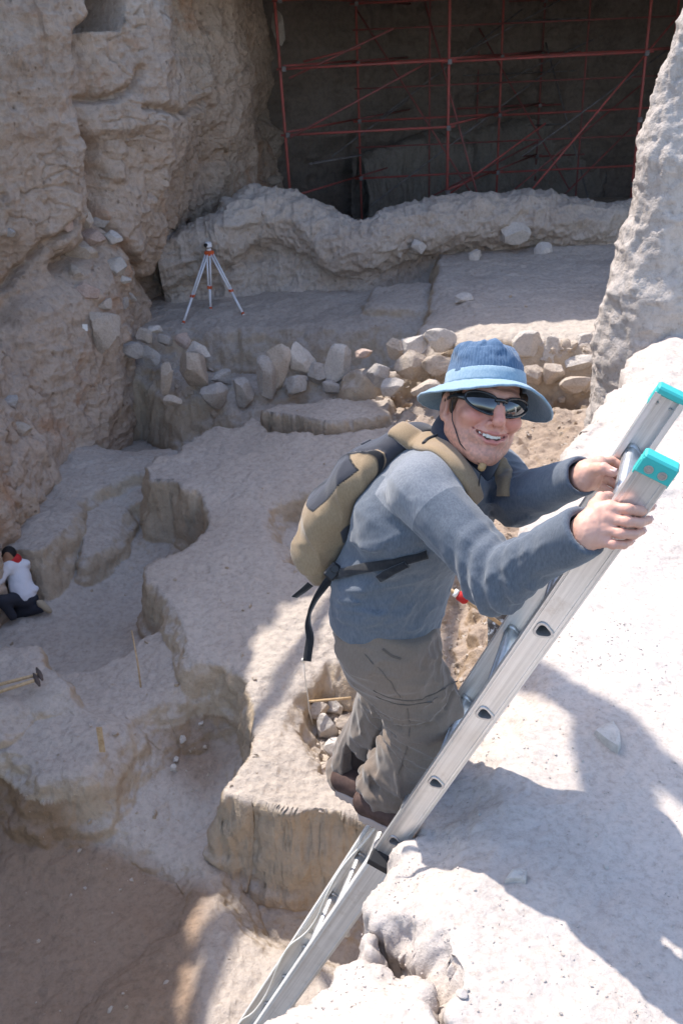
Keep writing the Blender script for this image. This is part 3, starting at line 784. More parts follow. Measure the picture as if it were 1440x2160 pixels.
def rail(name, t0, t1, a, hw, flr, sgn, t_holes):
    """channel rail: web with rung holes, flanges on the sgn side"""
    m = MB(); K = len(RPR)
    ts = [t0]
    for th in t_holes: ts += [th - .5, th + .5]
    ts = sorted(set([round(x, 4) for x in ts + [t1]])); ts = [x for x in ts if t0 <= x <= t1]
    for u, v_ in zip(ts[:-1], ts[1:]):
        mid = (u + v_) / 2
        hole = [th for th in t_holes if u < th < v_]
        for off in (0, flr * sgn):                              # two skins of the web
            if hole and v_ - hole[0] > .08 and hole[0] - u > .08:
                th = hole[0]; inner = []; outer = []
                for (x, y) in RPR:
                    inner.append(LP(th, a + off) + LN * x + LD * y)
                    A = math.atan2(y, x); hx, hy0, hy1 = hw, (v_ - th) * SP, (th - u) * SP
                    hy = hy0 if y > 0 else hy1
                    s_ = min(hx / (abs(math.cos(A)) + 1e-9), hy / (abs(math.sin(A)) + 1e-9))
                    outer.append(LP(th, a + off) + LN * math.cos(A) * s_ + LD * math.sin(A) * s_)
                # fix corners: snap the closest outer points to the corners
                for cx in (-hw, hw):
                    for cy in ((v_ - th) * SP, -(th - u) * SP):
                        c = LP(th, a + off) + LN * cx + LD * cy
                        j = int(np.argmin([np.linalg.norm(o_ - c) for o_ in outer])); outer[j] = c
                m.add(inner + outer, [(i, (i + 1) % K, K + (i + 1) % K, K + i) for i in range(K)])
            else:
                m.add([LP(u, a + off, -hw), LP(u, a + off, hw), LP(v_, a + off, hw), LP(v_, a + off, -hw)], [(0, 1, 2, 3)])
    for e in (-1, 1):                                           # flanges and small beads
        m.box(LP((t0 + t1) / 2, a + sgn * .011, e * (hw + .0012)), LW * .0120, LN * .0022, LD * SP * (t1 - t0) / 2, .0006)
        m.box(LP((t0 + t1) / 2, a + sgn * .022, e * (hw - .004)), LW * .0014, LN * .005, LD * SP * (t1 - t0) / 2)
        m.box(LP((t0 + t1) / 2, a - sgn * .0012, e * (hw - .006)), LW * .0012, LN * .0022, LD * SP * (t1 - t0) / 2)
    for b_ in (-.010, .008):                                   # shallow grooves pressed in the web
        pass
    return put(name, m.mesh(name), M_ALU, lad)
T0, T1 = -1.52, 7.2
HOL = list(range(-1, 8))
r1 = rail('rail', T0, T1, 0, .029, .0025, 1, HOL)
r2 = rail('rail', T0, T1, LWID, .029, .0025, -1, HOL)
def rung(tt, a0, a1, stick):
    m = MB(); K = len(RPR)
    for sc_, rev in ((1.0, 0), (.86, 1)):
        v = []
        for a_ in (a0 - stick, a1 + stick):
            v += [LP(tt, a_) + LN * x * sc_ + LD * y * sc_ for x, y in RPR]
        m.add(v, [(i, (i + 1) % K, K + (i + 1) % K, K + i) for i in range(K)])
    for a_, s_ in ((a0, -1), (a1, 1)):                          # flared collar each side
        v = []
        for sc_, e_ in ((.86, stick), (1.18, stick), (1.24, .0014), (1.0, .0014)):
            v += [LP(tt, a_ + s_ * e_) + LN * x * sc_ + LD * y * sc_ for x, y in RPR]
        m.add(v, [(k * K + i, k * K + (i + 1) % K, (k + 1) * K + (i + 1) % K, (k + 1) * K + i) for k in range(3) for i in range(K)])
        # inner collar where the rung meets the web inside
        v = []
        for sc_, e_ in ((1.0, .012), (1.2, .009), (1.28, .003)):
            v += [LP(tt, a_ - s_ * e_) + LN * x * sc_ + LD * y * sc_ for x, y in RPR]
        m.add(v, [(k * K + i, k * K + (i + 1) % K, (k + 1) * K + (i + 1) % K, (k + 1) * K + i) for k in range(2) for i in range(K)])
    # ribs on the tread side
    for q in (-.006, 0, .006):
        m.box(LP(tt, (a0 + a1) / 2, 0) - LN * .0165 + LD * q - LD * .001, LW * (a1 - a0) / 2 * .94, LN * .0012, LD * .0011)
    return put('rung', m.mesh('rung'), M_ALU2, lad)
for k in range(-1, 7): rung(k, 0, LWID, .003)
def cap(a, sgn, big):
    m = MB()
    cc = LP(T0, a + sgn * .009)
    m.box(cc - LD * .004, LN * .0330, LW * .0150, LD * .009, .004)
    lip = .016 if big else .010
    m.box(LP(T0, a - sgn * .0035) + LD * (lip * .5 + .002), LN * .0325, LW * .0028, LD * lip, .0016)
    for e in (-1, 1):
        m.box(LP(T0, a + sgn * .009, e * .0320) + LD * .018, LN * .0016, LW * .010, LD * .016, .0008)
    o = put('end_cap', m.mesh('end_cap'), M_TEAL, lad)
    if big:
        for e in (-.013, .013):
            mm = MB()
            c = LP(T0, a - sgn * .0066, e) + LD * .011
            for r0, r1_, h in ((.0085, .0065, .0012), (.0035, .003, .002)):
                ring = []
                for rad, hh in ((r0, 0), (r0, h), (r1_, h), (r1_ * .9 if r0 > .005 else .001, h * .2 if r0 > .005 else h)):
                    ring += [c - LW * sgn * hh + rad * (math.cos(q * math.pi / 8) * LN + math.sin(q * math.pi / 8) * LD) for q in range(16)]
                mm.add(ring, [(k * 16 + i, k * 16 + (i + 1) % 16, (k + 1) * 16 + (i + 1) % 16, (k + 1) * 16 + i) for k in range(3) for i in range(16)] + [tuple(range(48, 64))])
            put('rivet', mm.mesh('rivet'), M_ALU2, o)
    else:
        pass
    return o
cap(0, 1, True); cap(LWID, -1, False)
for e in (-.015, .015):                                         # rivets on the inner web of the far rail
    m = MB(); c = LP(T0, LWID - .004, e) + LD * .03
    m.tube([c, c - LW * .003], [.004, .0028], 12)
    put('rivet', m.mesh('rivet'), M_ALU2, r2)
# white warning label on the far rail, under the hands
m = MB(); m.box(LP(-.32, LWID - .0036, .004), LN * .022, LW * .0005, LD * .05)
lb = put('label', m.mesh('label'), M_LABEL, r2)
m = MB()
m.box(LP(-.42, LWID - .0046, -.004), nrm(LN + LD * .8) * .011, LW * .0004, nrm(LD - LN * .8) * .0022)
m.box(LP(-.36, LWID - .0046, .002), nrm(LN - LD * .5) * .010, LW * .0004, nrm(LD + LN * .5) * .0022)
m.box(LP(-.44, LWID - .0046, .010), LN * .004, LW * .0004, LD * .004)
put('pictogram', m.mesh('pictogram'), M_BLACK, lb)
m = MB(); m.box(LP(-.60, LWID - .0046, .006), LN * .011, LW * .0004, LD * .0012); m.box(LP(-.57, LWID - .0046, .003), LN * .008, LW * .0004, LD * .001)
put('pictogram', m.mesh('pictogram'), M_RED, lb)
# base section outside the fly section
B0 = 3.32
def brail(a, sgn):
    m = MB(); hw = .035; t0, t1 = B0, 15.5
    m.box(LP((t0 + t1) / 2, a), LW * .0016, LN * hw, LD * SP * (t1 - t0) / 2, .0005)
    for e in (-1, 1):
        m.box(LP((t0 + t1) / 2, a + sgn * .020, e * (hw - .001)), LW * .020, LN * .0022, LD * SP * (t1 - t0) / 2, .0006)
        m.box(LP((t0 + t1) / 2, a - sgn * .003, e * (hw - .008)), LW * .0015, LN * .002, LD * SP * (t1 - t0) / 2)
    return put('base_rail', m.mesh('base_rail'), M_ALU3, lad)
brail(-.036, 1); brail(LWID + .036, -1)
def brung(tt):
    m = MB()
    c0, c1 = LP(tt, -.034, .028), LP(tt, LWID + .034, .028)
    m.tube([c0, c1], .0145, 14)
    for c, s_ in ((c0, 1), (c1, -1)): m.tube([c + LW * s_ * .004, c + LW * s_ * .010], [.020, .016], 14)
    put('rung', m.mesh('rung', True), M_ALU3, lad)
for k in range(4, 16): brung(k - .35)
m = MB(); m.box(LP(B0 - .03, -.018), LN * .036, LW * .021, LD * .012, .002)
put('guide_bracket', m.mesh('guide_bracket'), M_BLACK, lad)
m = MB(); m.box(LP(B0 - .03, LWID + .018), LN * .036, LW * .021, LD * .012, .002)
put('guide_bracket', m.mesh('guide_bracket'), M_BLACK, lad)
# pull rope running down the climber's side of the base section, and a pale cloth sling bound along the far rail
t_ = NT('pale rope'); p = t_.pos(); wv = t_.n('ShaderNodeTexWave'); wv.inputs['Scale'].default_value = 60; t_.l(p, wv.inputs['Vector'])
M_ROPE = t_.done((.72, .68, .60), t_.bump(wv.outputs['Fac'], .6, .002), .9, 0, .1)
m = MB(); pts = []
for i in range(260):
    tt = 3.9 + i * .045
    pts.append(LP(tt, LWID * (.78 + .07 * math.sin(tt * 1.9) + .02 * math.sin(tt * 5.3)), -.030 - .012 * math.sin(tt * 2.7)))
m.tube(pts, .0042, 8); put('rope', m.mesh('rope', True), M_ROPE, lad)
# ------------------------------------------------------------------ implicit surfaces
def surf(fn, lo, hi, h):
    lo = np.asarray(lo, float); hi = np.asarray(hi, float)
    n = np.ceil((hi - lo) / h).astype(int) + 1
    ax = [lo[k] + h * np.arange(n[k]) for k in range(3)]
    F = np.empty(n, np.float32)
    st = max(1, int(400000 / (n[1] * n[2])))
    for i in range(0, n[0], st):
        g = np.stack(np.meshgrid(ax[0][i:i + st], ax[1], ax[2], indexing='ij'), -1).astype(np.float32)
        F[i:i + st] = fn(g.reshape(-1, 3)).reshape(g.shape[:3])
    F[0], F[-1], F[:, 0], F[:, -1], F[:, :, 0], F[:, :, -1] = 1, 1, 1, 1, 1, 1
    S = F < 0
    sl = [slice(0, -1), slice(1, None)]
    c = [S[sl[a], sl[b], sl[d]] for a in (0, 1) for b in (0, 1) for d in (0, 1)]
    anyv = c[0].copy(); allv = c[0].copy()
    for q in c[1:]: anyv |= q; allv &= q
    act = anyv & ~allv
    idx = -np.ones(act.shape, np.int64); I = np.argwhere(act); idx[act] = np.arange(len(I))
    acc = np.zeros((len(I), 3)); cnt = np.zeros(len(I))
    corners = [(a, b, d) for a in (0, 1) for b in (0, 1) for d in (0, 1)]
    for a in corners:
        for k in range(3):
            if a[k] == 1: continue
            b = list(a); b[k] = 1
            fa = F[I[:, 0] + a[0], I[:, 1] + a[1], I[:, 2] + a[2]]; fb = F[I[:, 0] + b[0], I[:, 1] + b[1], I[:, 2] + b[2]]
            m = (fa < 0) != (fb < 0)
            t = np.where(m, fa / np.where(m, fa - fb, 1), 0)
            p = np.tile(np.array(a, float), (len(I), 1)); p[:, k] += t
            acc[m] += p[m]; cnt[m] += 1
    Vv = lo + h * (I + acc / cnt[:, None])
    quads = []
    for k in range(3):
        s0 = [slice(1, -1)] * 3; s0[k] = slice(0, -1)
        s1 = [slice(1, -1)] * 3; s1[k] = slice(1, None)
        A = S[tuple(s0)]; B = S[tuple(s1)]
        J = np.argwhere(A != B); fl = A[A != B]
        J = J + 1; J[:, k] -= 1
        u, v_ = [(1, 2), (2, 0), (0, 1)][k]
        def at(du, dv):
            q = J.copy(); q[:, u] -= du; q[:, v_] -= dv
            return idx[q[:, 0], q[:, 1], q[:, 2]]
        Q = np.stack([at(1, 1), at(0, 1), at(0, 0), at(1, 0)], -1)
        Q[~fl] = Q[~fl][:, ::-1]
        quads.append(Q)
    return Vv, np.concatenate(quads)
def dot(P, a): return P @ np.asarray(a, np.float32)
def cap_(P, a, b, ra, rb, s=None, e=1.0, s2=None, e2=1.0):
    a = np.asarray(a, np.float32); b = np.asarray(b, np.float32); ba = b - a
    q = P - a; t = np.clip(q @ ba / (ba @ ba), 0, 1)
    q = q - t[:, None] * ba
    if s is not None:
        s = np.asarray(s, np.float32); q = q + (q @ s)[:, None] * s * (1 / e - 1)
    if s2 is not None:
        s2 = np.asarray(s2, np.float32); q = q + (q @ s2)[:, None] * s2 * (1 / e2 - 1)
    return np.sqrt((q * q).sum(1)) - (ra + (rb - ra) * t)
def ell_(P, c, A, r):
    q = (P - np.asarray(c, np.float32)) @ np.asarray(A, np.float32).T
    r = np.asarray(r, np.float32)
    k0 = np.sqrt(((q / r) ** 2).sum(1)); k1 = np.sqrt(((q / (r * r)) ** 2).sum(1)) + 1e-6
    return k0 * (k0 - 1) / k1
def rbox_(P, c, A, hs, r):
    q = np.abs((P - np.asarray(c, np.float32)) @ np.asarray(A, np.float32).T) - (np.asarray(hs, np.float32) - r)
    return np.sqrt((np.maximum(q, 0) ** 2).sum(1)) + np.minimum(q.max(1), 0) - r
def smin(a, b, k):
    h = np.clip(.5 + .5 * (b - a) / k, 0, 1)
    return b + (a - b) * h - k * h * (1 - h)
def smax(a, b, k): return -smin(-a, -b, k)
def chain(P, pts, rad, k=.01, **kw):
    d = None
    for i in range(len(pts) - 1):
        e = cap_(P, pts[i], pts[i + 1], rad[i], rad[i + 1], **kw)
        d = e if d is None else smin(d, e, k)
    return d
def hit(fn, px, py, z0, z1, n=160):
    r = ray(px, py); z = np.linspace(z0, z1, n)
    P = (CAM + r * z[:, None]).astype(np.float32); d = fn(P)
    i = np.argmax(d < 0)
    if d[i] >= 0: return CAM + r * z[int(np.argmin(d))], False
    a, b = d[max(i - 1, 0)], d[i]
    zz = z[i] if i == 0 else z[i - 1] + (z[i] - z[i - 1]) * a / (a - b)
    return CAM + r * zz, True
def grad(fn, p, e=.002):
    P = np.array([p + s * e * np.eye(3)[k] for k in range(3) for s in (1, -1)], np.float32); d = fn(P)
    return nrm([d[0] - d[1], d[2] - d[3], d[4] - d[5]])

# ------------------------------------------------------------------ the climbing man: joints
NS = pz(888, 1032, 1.98); FS = pz(1046, 1000, 2.26)
NECK = pz(955, 985, 2.12); CHEST = pz(905, 1085, 2.18); BELLY = pz(825, 1215, 2.30); PELV = pz(808, 1325, 2.38)
NE = pz(1052, 1222, 1.86); NWR = pz(1228, 1122, 1.665)
FE = pz(1092, 1052, 2.10); FW = pz(1228, 1003, 1.86)
NH = pz(820, 1365, 2.31); FH = pz(842, 1350, 2.47)
NK = pz(908, 1528, 2.50); NA_ = pz(818, 1676, 2.71)
FK = pz(812, 1500, 2.74); FA = pz(742, 1640, 2.97)
SIDE = nrm(FS - NS); TUP = nrm(NECK - PELV); SIDE = nrm(SIDE - TUP * (SIDE @ TUP)); FRONT = nrm(np.cross(SIDE, TUP))
if FRONT @ _R < 0: FRONT = -FRONT

def torso(P, g=0.0):
    d = cap_(P, PELV, BELLY, .112 + g, .110 + g, SIDE, 1.22)
    d = smin(d, cap_(P, BELLY, CHEST - FRONT * .01, .114 + g, .124 + g, SIDE, 1.28), .05)
    d = smin(d, cap_(P, CHEST - FRONT * .015, CHEST * .35 + NECK * .65 - FRONT * .03, .128 + g, .085 + g, SIDE, 1.4), .05)
    d = smin(d, cap_(P, NS + SIDE * .03, FS - SIDE * .03, .062 + g, .062 + g), .06)
    d = smin(d, cap_(P, NS + SIDE * .09, NECK, .05 + g, .06 + g), .05)
    d = smin(d, cap_(P, FS - SIDE * .09, NECK, .05 + g, .06 + g), .05)
    return d
def arm_n(P, g=0.0): return smin(cap_(P, NS, NE, .060 + g, .046 + g), cap_(P, NE, NWR, .044 + g, .033 + g), .03)
def arm_f(P, g=0.0): return smin(cap_(P, FS, FE, .062 + g, .050 + g), cap_(P, FE, FW, .048 + g, .034 + g), .03)
def seg_t(P, a, b):
    ba = b - a; return (P - a.astype(np.float32)) @ ba.astype(np.float32) / (ba @ ba)
def folds(P, c, d, scale, amp, seed, stretch=.25, r=.12):
    """soft cloth folds around c, running along d"""
    d = nrm(d); a = nrm(np.cross(d, [.3, .2, .9])); b = np.cross(d, a)
    q = P - np.asarray(c, np.float32)
    Q = np.stack([q @ a.astype(np.float32), q @ b.astype(np.float32), (q @ d.astype(np.float32)) * stretch], -1) * scale
    m = np.exp(-(q * q).sum(1) / (r * r))
    rg = ridged(Q, 2, seed)
    return -amp * m * (np.abs(rg) ** 1.6 * np.sign(rg)) * 1.25

def bend_folds(P, J, axis_dir, amp, r, freq, seed):
    """rings of folds fanning across a bent joint"""
    q = P - J.astype(np.float32); t = q @ nrm(axis_dir).astype(np.float32)
    w_ = .016 * vnoise(P * 11, seed)
    return amp * np.exp(-(q * q).sum(1) / (r * r)) * np.sin((t + w_) * freq)

HEMC = pz(800, 1345, 2.3); HEMN = nrm(TUP * 1.0 - FRONT * .10)
def shirt(P):
    d = torso(P, .012)
    # belly of cloth falling forward and the hem flare
    d = smin(d, cap_(P, BELLY - TUP * .03 + FRONT * .02, PELV + TUP * -.04, .122, .134, SIDE, 1.18), .04)
    a = arm_n(P, .010); b = arm_f(P, .008)
    bag = cap_(P, NE - TUP * .018 - nrm(NWR - NE) * .01, NE + (NWR - NE) * .3 - TUP * .010, .048, .040)
    a = smin(a, bag, .03)
    a = smin(a, cap_(P, NWR - nrm(NWR - NE) * .05, NWR + nrm(NWR - NE) * .02, .043, .047), .02)
    d = smin(d, a, .022); d = smin(d, b, .02)
    f = 0
    f = f + folds(P, BELLY + SIDE * -.1 + FRONT * .04, TUP * .6 + FRONT * 1.0, 20, .0060, 5, .22, .15)
    f = f + folds(P, CHEST - TUP * .08 - SIDE * .12, TUP + FRONT * .9, 18, .006, 7, .2, .14)
    f = f + folds(P, PELV + TUP * .03 + FRONT * .05, FRONT + TUP * .35, 20, .0050, 9, .3, .16)
    f = f + folds(P, NE, nrm(NE - NS), 20, .008, 3, .35, .10) + folds(P, NE - FRONT * .03, nrm(np.cross(NE - NS, SIDE)), 22, .003, 53, .35, .09) + folds(P, (NS + NE) / 2, nrm(NE - NS) + FRONT * .5, 20, .0035, 57, .22, .11)
    f = f + bend_folds(P, NE + FRONT * .0, nrm(NWR - NE) + nrm(NE - NS), .006, .085, 150, 4)
    f = f + folds(P, NE * .5 + NWR * .5, nrm(NWR - NE), 26, .005, 13, .25, .12)
    f = f + folds(P, NS - TUP * .05 - SIDE * -.02, nrm(NE - NS), 20, .006, 23, .3, .10)
    f = f + folds(P, FE, nrm(FW - FE), 26, .007, 33, .3, .12)
    f = f + .0012 * vnoise(P * 28, 2)
    d = d + f * 1.55
    # shoulder seam of the raglan yoke
    # cut at hem, wrists and neck
    hem = -((P - HEMC.astype(np.float32)) @ HEMN.astype(np.float32)) + .006 * vnoise(P * 9, 44) - .0
    arms_only = np.minimum(arm_n(P, .03), arm_f(P, .03))
    hem = np.where(arms_only < 0, -1, hem)
    d = smax(d, hem, .006)
    wn = (P - (NWR + nrm(NWR - NE) * .008).astype(np.float32)) @ nrm(NWR - NE).astype(np.float32)
    near_n = np.sqrt(((P - NWR.astype(np.float32)) ** 2).sum(1)) < .16
    d = np.where(near_n, smax(d, wn, .004), d)
    wf = (P - (FW + nrm(FW - FE) * .0).astype(np.float32)) @ nrm(FW - FE).astype(np.float32)
    near_f = np.sqrt(((P - FW.astype(np.float32)) ** 2).sum(1)) < .14
    d = np.where(near_f, smax(d, wf, .004), d)
    fd = nrm(NWR - NE)                                          # open cuffs
    d = smax(d, -cap_(P, NWR - fd * .03, NWR + fd * .10, .033, .040), .003)
    fd = nrm(FW - FE)
    d = smax(d, -cap_(P, FW - fd * .03, FW + fd * .10, .031, .038), .003)
    d = smax(d, -cap_(P, NECK - TUP * .0 + FRONT * .03, NECK + TUP * .12 + FRONT * .05, .055, .075), .01)
    return d
def bbox(pts, m):
    A = np.array(pts); return A.min(0) - m, A.max(0) + m

def cloth(name, a, b, fine=220, bump=.35, rough=.92, patches=None, sheen=.25, c3=None):
    t = NT(name); tc = t.n('ShaderNodeTexCoord'); p = tc.outputs['Object']
    n1 = t.noise(p, 7, 5, .6); m_ = t.n('ShaderNodeMapping'); m_.inputs['Scale'].default_value = (1, 1, .25); m_.inputs['Rotation'].default_value = (.5, .4, .2)
    t.l(p, m_.inputs['Vector']); n2 = t.noise(m_.outputs['Vector'], fine, 3, .7); n3 = t.noise(p, fine * 2.2, 2, .6)
    c = t.mix(t.ramp(n2, [(.35, (0, 0, 0)), (.65, (1, 1, 1))]), a, b)
    c = t.mix(.35, c, t.ramp(n1, [(.35, (.8, .8, .8)), (.65, (1.12, 1.12, 1.12))]), 'MULTIPLY')
    if c3 is not None:                                           # dusty patches
        d_ = t.noise(p, 3.4, 6, .7)
        c = t.mix(t.ramp(d_, [(.55, (0, 0, 0)), (.72, (.5, .5, .5))]), c, c3)
    nn = t.bump(n3, bump, .0006); nn = t.bump(n1, .25, .006, nn)
    return t.done(c, nn, rough, 0, .12, Sheen_Weight=sheen, Sheen_Roughness=.5)
M_SHIRT = cloth('heather blue grey knit', (.080, .092, .112), (.118, .132, .153), 260, c3=(.17, .175, .18))
M_YOKE = cloth('pale grey knit', (.19, .215, .25), (.25, .275, .31), 260)
M_TROU = cloth('brown grey cotton', (.155, .118, .090), (.185, .143, .112), 320, c3=(.27, .225, .185))
M_NAVY = cloth('navy knit', (.012, .016, .030), (.022, .027, .045), 260)
M_TAN = cloth('tan canvas', (.245, .17, .098), (.30, .215, .13), 420, bump=.5, c3=(.36, .28, .20))
M_DGREY = cloth('charcoal pack cloth', (.035, .035, .042), (.055, .055, .065), 420)
M_WEB = cloth('black webbing', (.012, .012, .014), (.022, .022, .024), 300)
M_DENIM = cloth('blue corduroy', (.045, .088, .155), (.080, .132, .21), 200, c3=(.17, .24, .32))
M_DENIM2 = cloth('washed blue denim', (.19, .28, .35), (.27, .36, .42), 260, c3=(.36, .42, .45))

man = empty('person', NA_ - V(0, 0, .1), 'smiling man in blue sun hat and sunglasses climbing the aluminium ladder', 'person')
lo, hi = bbox([NS, FS, NE, NWR, FE, FW, NECK, PELV, HEMC - TUP * .02], .19)
v, f = surf(shirt, lo, hi, .0052)
me = make_mesh('shirt', v, f); o_sh = put('shirt', me, M_SHIRT, man)
# shoulder yoke brightened in the colour as if sunlit, bounded by its seam
def lit_yoke_sd(v):
    tn = seg_t(v.astype(np.float32), NS, NE) * np.linalg.norm(NE - NS); dS = np.linalg.norm(v - NS, axis=1)
    a = np.minimum(np.minimum(.062 - tn, .125 - dS), np.minimum(-.045 - (v - NECK) @ SIDE, (v - NS) @ (TUP) + .075))
    b = np.minimum(.15 - np.linalg.norm(v - (NECK - FRONT * .05), axis=1), (v - NECK) @ TUP + .06)
    return np.maximum(a, b)
vy = lit_yoke_sd(v)
at2 = me.attributes.new('yoke', 'FLOAT', 'POINT'); at2.data.foreach_set('value', vy.astype(np.float32))
tt = M_SHIRT.node_tree; pb = tt.nodes['Principled BSDF']; src = pb.inputs['Base Color'].links[0].from_socket
aa = tt.nodes.new('ShaderNodeAttribute'); aa.attribute_name = 'yoke'
rp = tt.nodes.new('ShaderNodeMapRange'); rp.inputs['From Min'].default_value = -.0012; rp.inputs['From Max'].default_value = .0012
tt.links.new(aa.outputs['Fac'], rp.inputs['Value'])
mx = tt.nodes.new('ShaderNodeMix'); mx.data_type = 'RGBA'; tt.links.new(rp.outputs['Result'], mx.inputs['Factor'])
br = tt.nodes.new('ShaderNodeMix'); br.data_type = 'RGBA'; br.blend_type = 'MULTIPLY'; br.inputs['Factor'].default_value = 1; br.inputs[7].default_value = (1.9, 1.75, 1.6, 1)
tt.links.new(src, br.inputs[6]); tt.links.new(src, mx.inputs[6]); tt.links.new(br.outputs[2], mx.inputs[7])
tt.links.new(mx.outputs[2], pb.inputs['Base Color'])

# trousers
def leg(P, h, k, a, g=0.0, w1=.104, w2=.086, w3=.070):
    d = cap_(P, h, k, w1 + g, w2 + g)
    return smin(d, cap_(P, k, a, w2 + g, w3 + g), .035)
AXN = nrm(NA_ - NK); AXF = nrm(FA - FK)
def trousers(P):
    a = leg(P, NH, NK, NA_ + AXN * .02, 0, .104, .096, .094)
    b = leg(P, FH, FK, FA + AXF * .02, 0, .100, .086, .082)
    pel = cap_(P, PELV - TUP * .05 + FRONT * .035, PELV + TUP * .06 + FRONT * .015, .108, .110, SIDE, 1.2)
    pel = smin(pel, ell_(P, PELV - TUP * .01 + FRONT * .015 - SIDE * .02, np.array([SIDE, TUP, FRONT]), (.135, .09, .105)), .04)
    d = smin(pel, a, .05); d2 = smin(pel, b, .05); d = np.minimum(d, d2)
    f = bend_folds(P, NK - FRONT * .09, nrm(NK - NH) + AXN, .007, .12, 95, 4)
    f = f + folds(P, NK - FRONT * .05, nrm(np.cross(AXN, SIDE)) + SIDE * .7, 17, .012, 3, .3, .16)
    f = f + folds(P, NK * .35 + NA_ * .65, nrm(np.cross(AXN, SIDE)) * .6 + AXN, 16, .014, 13, .35, .17)
    f = f + bend_folds(P, NA_ - AXN * .03, AXN + .25 * FRONT, .009, .13, 80, 8)
    f = f + folds(P, NH * .5 + NK * .5, nrm(np.cross(nrm(NK - NH), SIDE)) + nrm(NK - NH) * .5, 15, .011, 23, .28, .18)
    f = f + folds(P, FK * .5 + FA * .5, AXF, 16, .013, 31, .35, .2)
    f = f + bend_folds(P, FA, AXF, .008, .12, 75, 9)
    f = f + folds(P, PELV, TUP * .4 + FRONT, 17, .010, 41, .3, .18)
    # zip-off seam ring across the near thigh, cargo pocket welt
    t = seg_t(P, NH, NK); on = (a < .02)
    L = np.linalg.norm(NK - NH)
    f = f + np.where(on, .005 * np.exp(-((t - .62) * L / .006) ** 2) - .0045 * np.exp(-((t - .56) * L / .004) ** 2) , 0)
    f = f - np.where(on & (t > .62) & (t < 1.0), .003, 0) * sstep(-((P - NK.astype(np.float32)) @ SIDE.astype(np.float32)), .0, .03)
    d = d + f * 1.6
    top = (P - (PELV + TUP * .09).astype(np.float32)) @ TUP.astype(np.float32)
    d = smax(d, top, .006)
    for A, AX in ((NA_, AXN), (FA, AXF)):
        w_ = (P - (A + AX * .0).astype(np.float32)) @ (AX.astype(np.float32)) + .012 * vnoise(P * 14, 5)
        near = np.sqrt(((P - A.astype(np.float32)) ** 2).sum(1)) < .2
        d = np.where(near, smax(d, w_, .008), d)
    # hollow hems
        d = np.where(near, smax(d, -cap_(P, A + AX * .02, A + AX * .12, .050, .066), .006), d)
    return d
lo, hi = bbox([NH, FH, NK, FK, NA_, FA, PELV + TUP * .0], .17)
v, f = surf(trousers, lo, hi, .0056)
o_tr = put('trousers', make_mesh('trousers', v, f), M_TROU, man)
tag(o_tr, 'loose brown grey walking trousers with a zip seam round the thigh')

# shoes
t_ = NT('brown suede'); M_SUEDE = t_.done(t_.ramp(t_.noise(t_.pos(), 40, 5), [(.3, (.05, .028, .022)), (.7, (.10, .06, .048))]), t_.bump(t_.noise(t_.pos(), 300, 3), .4, .001), .8)
t_ = NT('pale sole'); M_SOLE = t_.done((.40, .32, .28), None, .75)
t_ = NT('black stripe'); M_STR = t_.done((.03, .03, .03), None, .7)
def shoe(heel, toe, upd, ank):
    ax = nrm(toe - heel); L = np.linalg.norm(toe - heel); up = nrm(upd - ax * (upd @ ax)); sd_ = np.cross(ax, up)
    A = np.array([ax, sd_, up])
    hb = heel + ax * .035; ball = heel + ax * L * .70; tp = toe - ax * .04
    def upper(P):
        d = chain(P, [hb + up * .035, heel + ax * L * .42 + up * .04, ball + up * .026, tp + up * .020], [.036, .036, .038, .030], .03, s=up, e=.95)
        d = smin(d, cap_(P, hb + up * .05, ank + up * .0, .036, .038), .03)
        q = (P - heel.astype(np.float32)) @ up.astype(np.float32)
        return smax(d, -(q - .006), .003)
    def sole(P):
        q = P - heel.astype(np.float32); x = q @ ax.astype(np.float32); y = q @ sd_.astype(np.float32); z = q @ up.astype(np.float32)
        c = np.clip(x, .038, L - .045); wd = .036 + .012 * np.exp(-((x - L * .7) / .07) ** 2)
        d2 = np.sqrt((x - c) ** 2 + y ** 2) - wd
        lift = .012 * sstep(x, L * .75, L)
        dz = np.abs(z - .002 - lift) - .016
        d = smax(d2, dz, .006)
        return d + .0015 * np.sin(x * 260) * (z < -.006)
    return upper, sole, A
def build_shoe(heel, toe, upd, ank):
    up_f, so_f, A = shoe(heel, toe, upd, ank)
    lo, hi = bbox([heel, toe, ank], .075)
    v, f = surf(up_f, lo, hi, .003); o = put('shoe', make_mesh('shoe', v, f), M_SUEDE, man)
    v, f = surf(so_f, lo, hi, .003); put('sole', make_mesh('sole', v, f), M_SOLE, o)
    m = MB(); return o
h1, t1 = pz(757, 1706, 2.735), pz(900, 1764, 2.60)
build_shoe(h1, t1, V(0, 0, 1) + .1 * FRONT, NA_ + AXN * .03)
h2, t2 = pz(708, 1656, 2.93), pz(830, 1706, 2.82)
build_shoe(h2, t2, V(0, 0, 1) + .1 * FRONT, FA + AXF * .03)
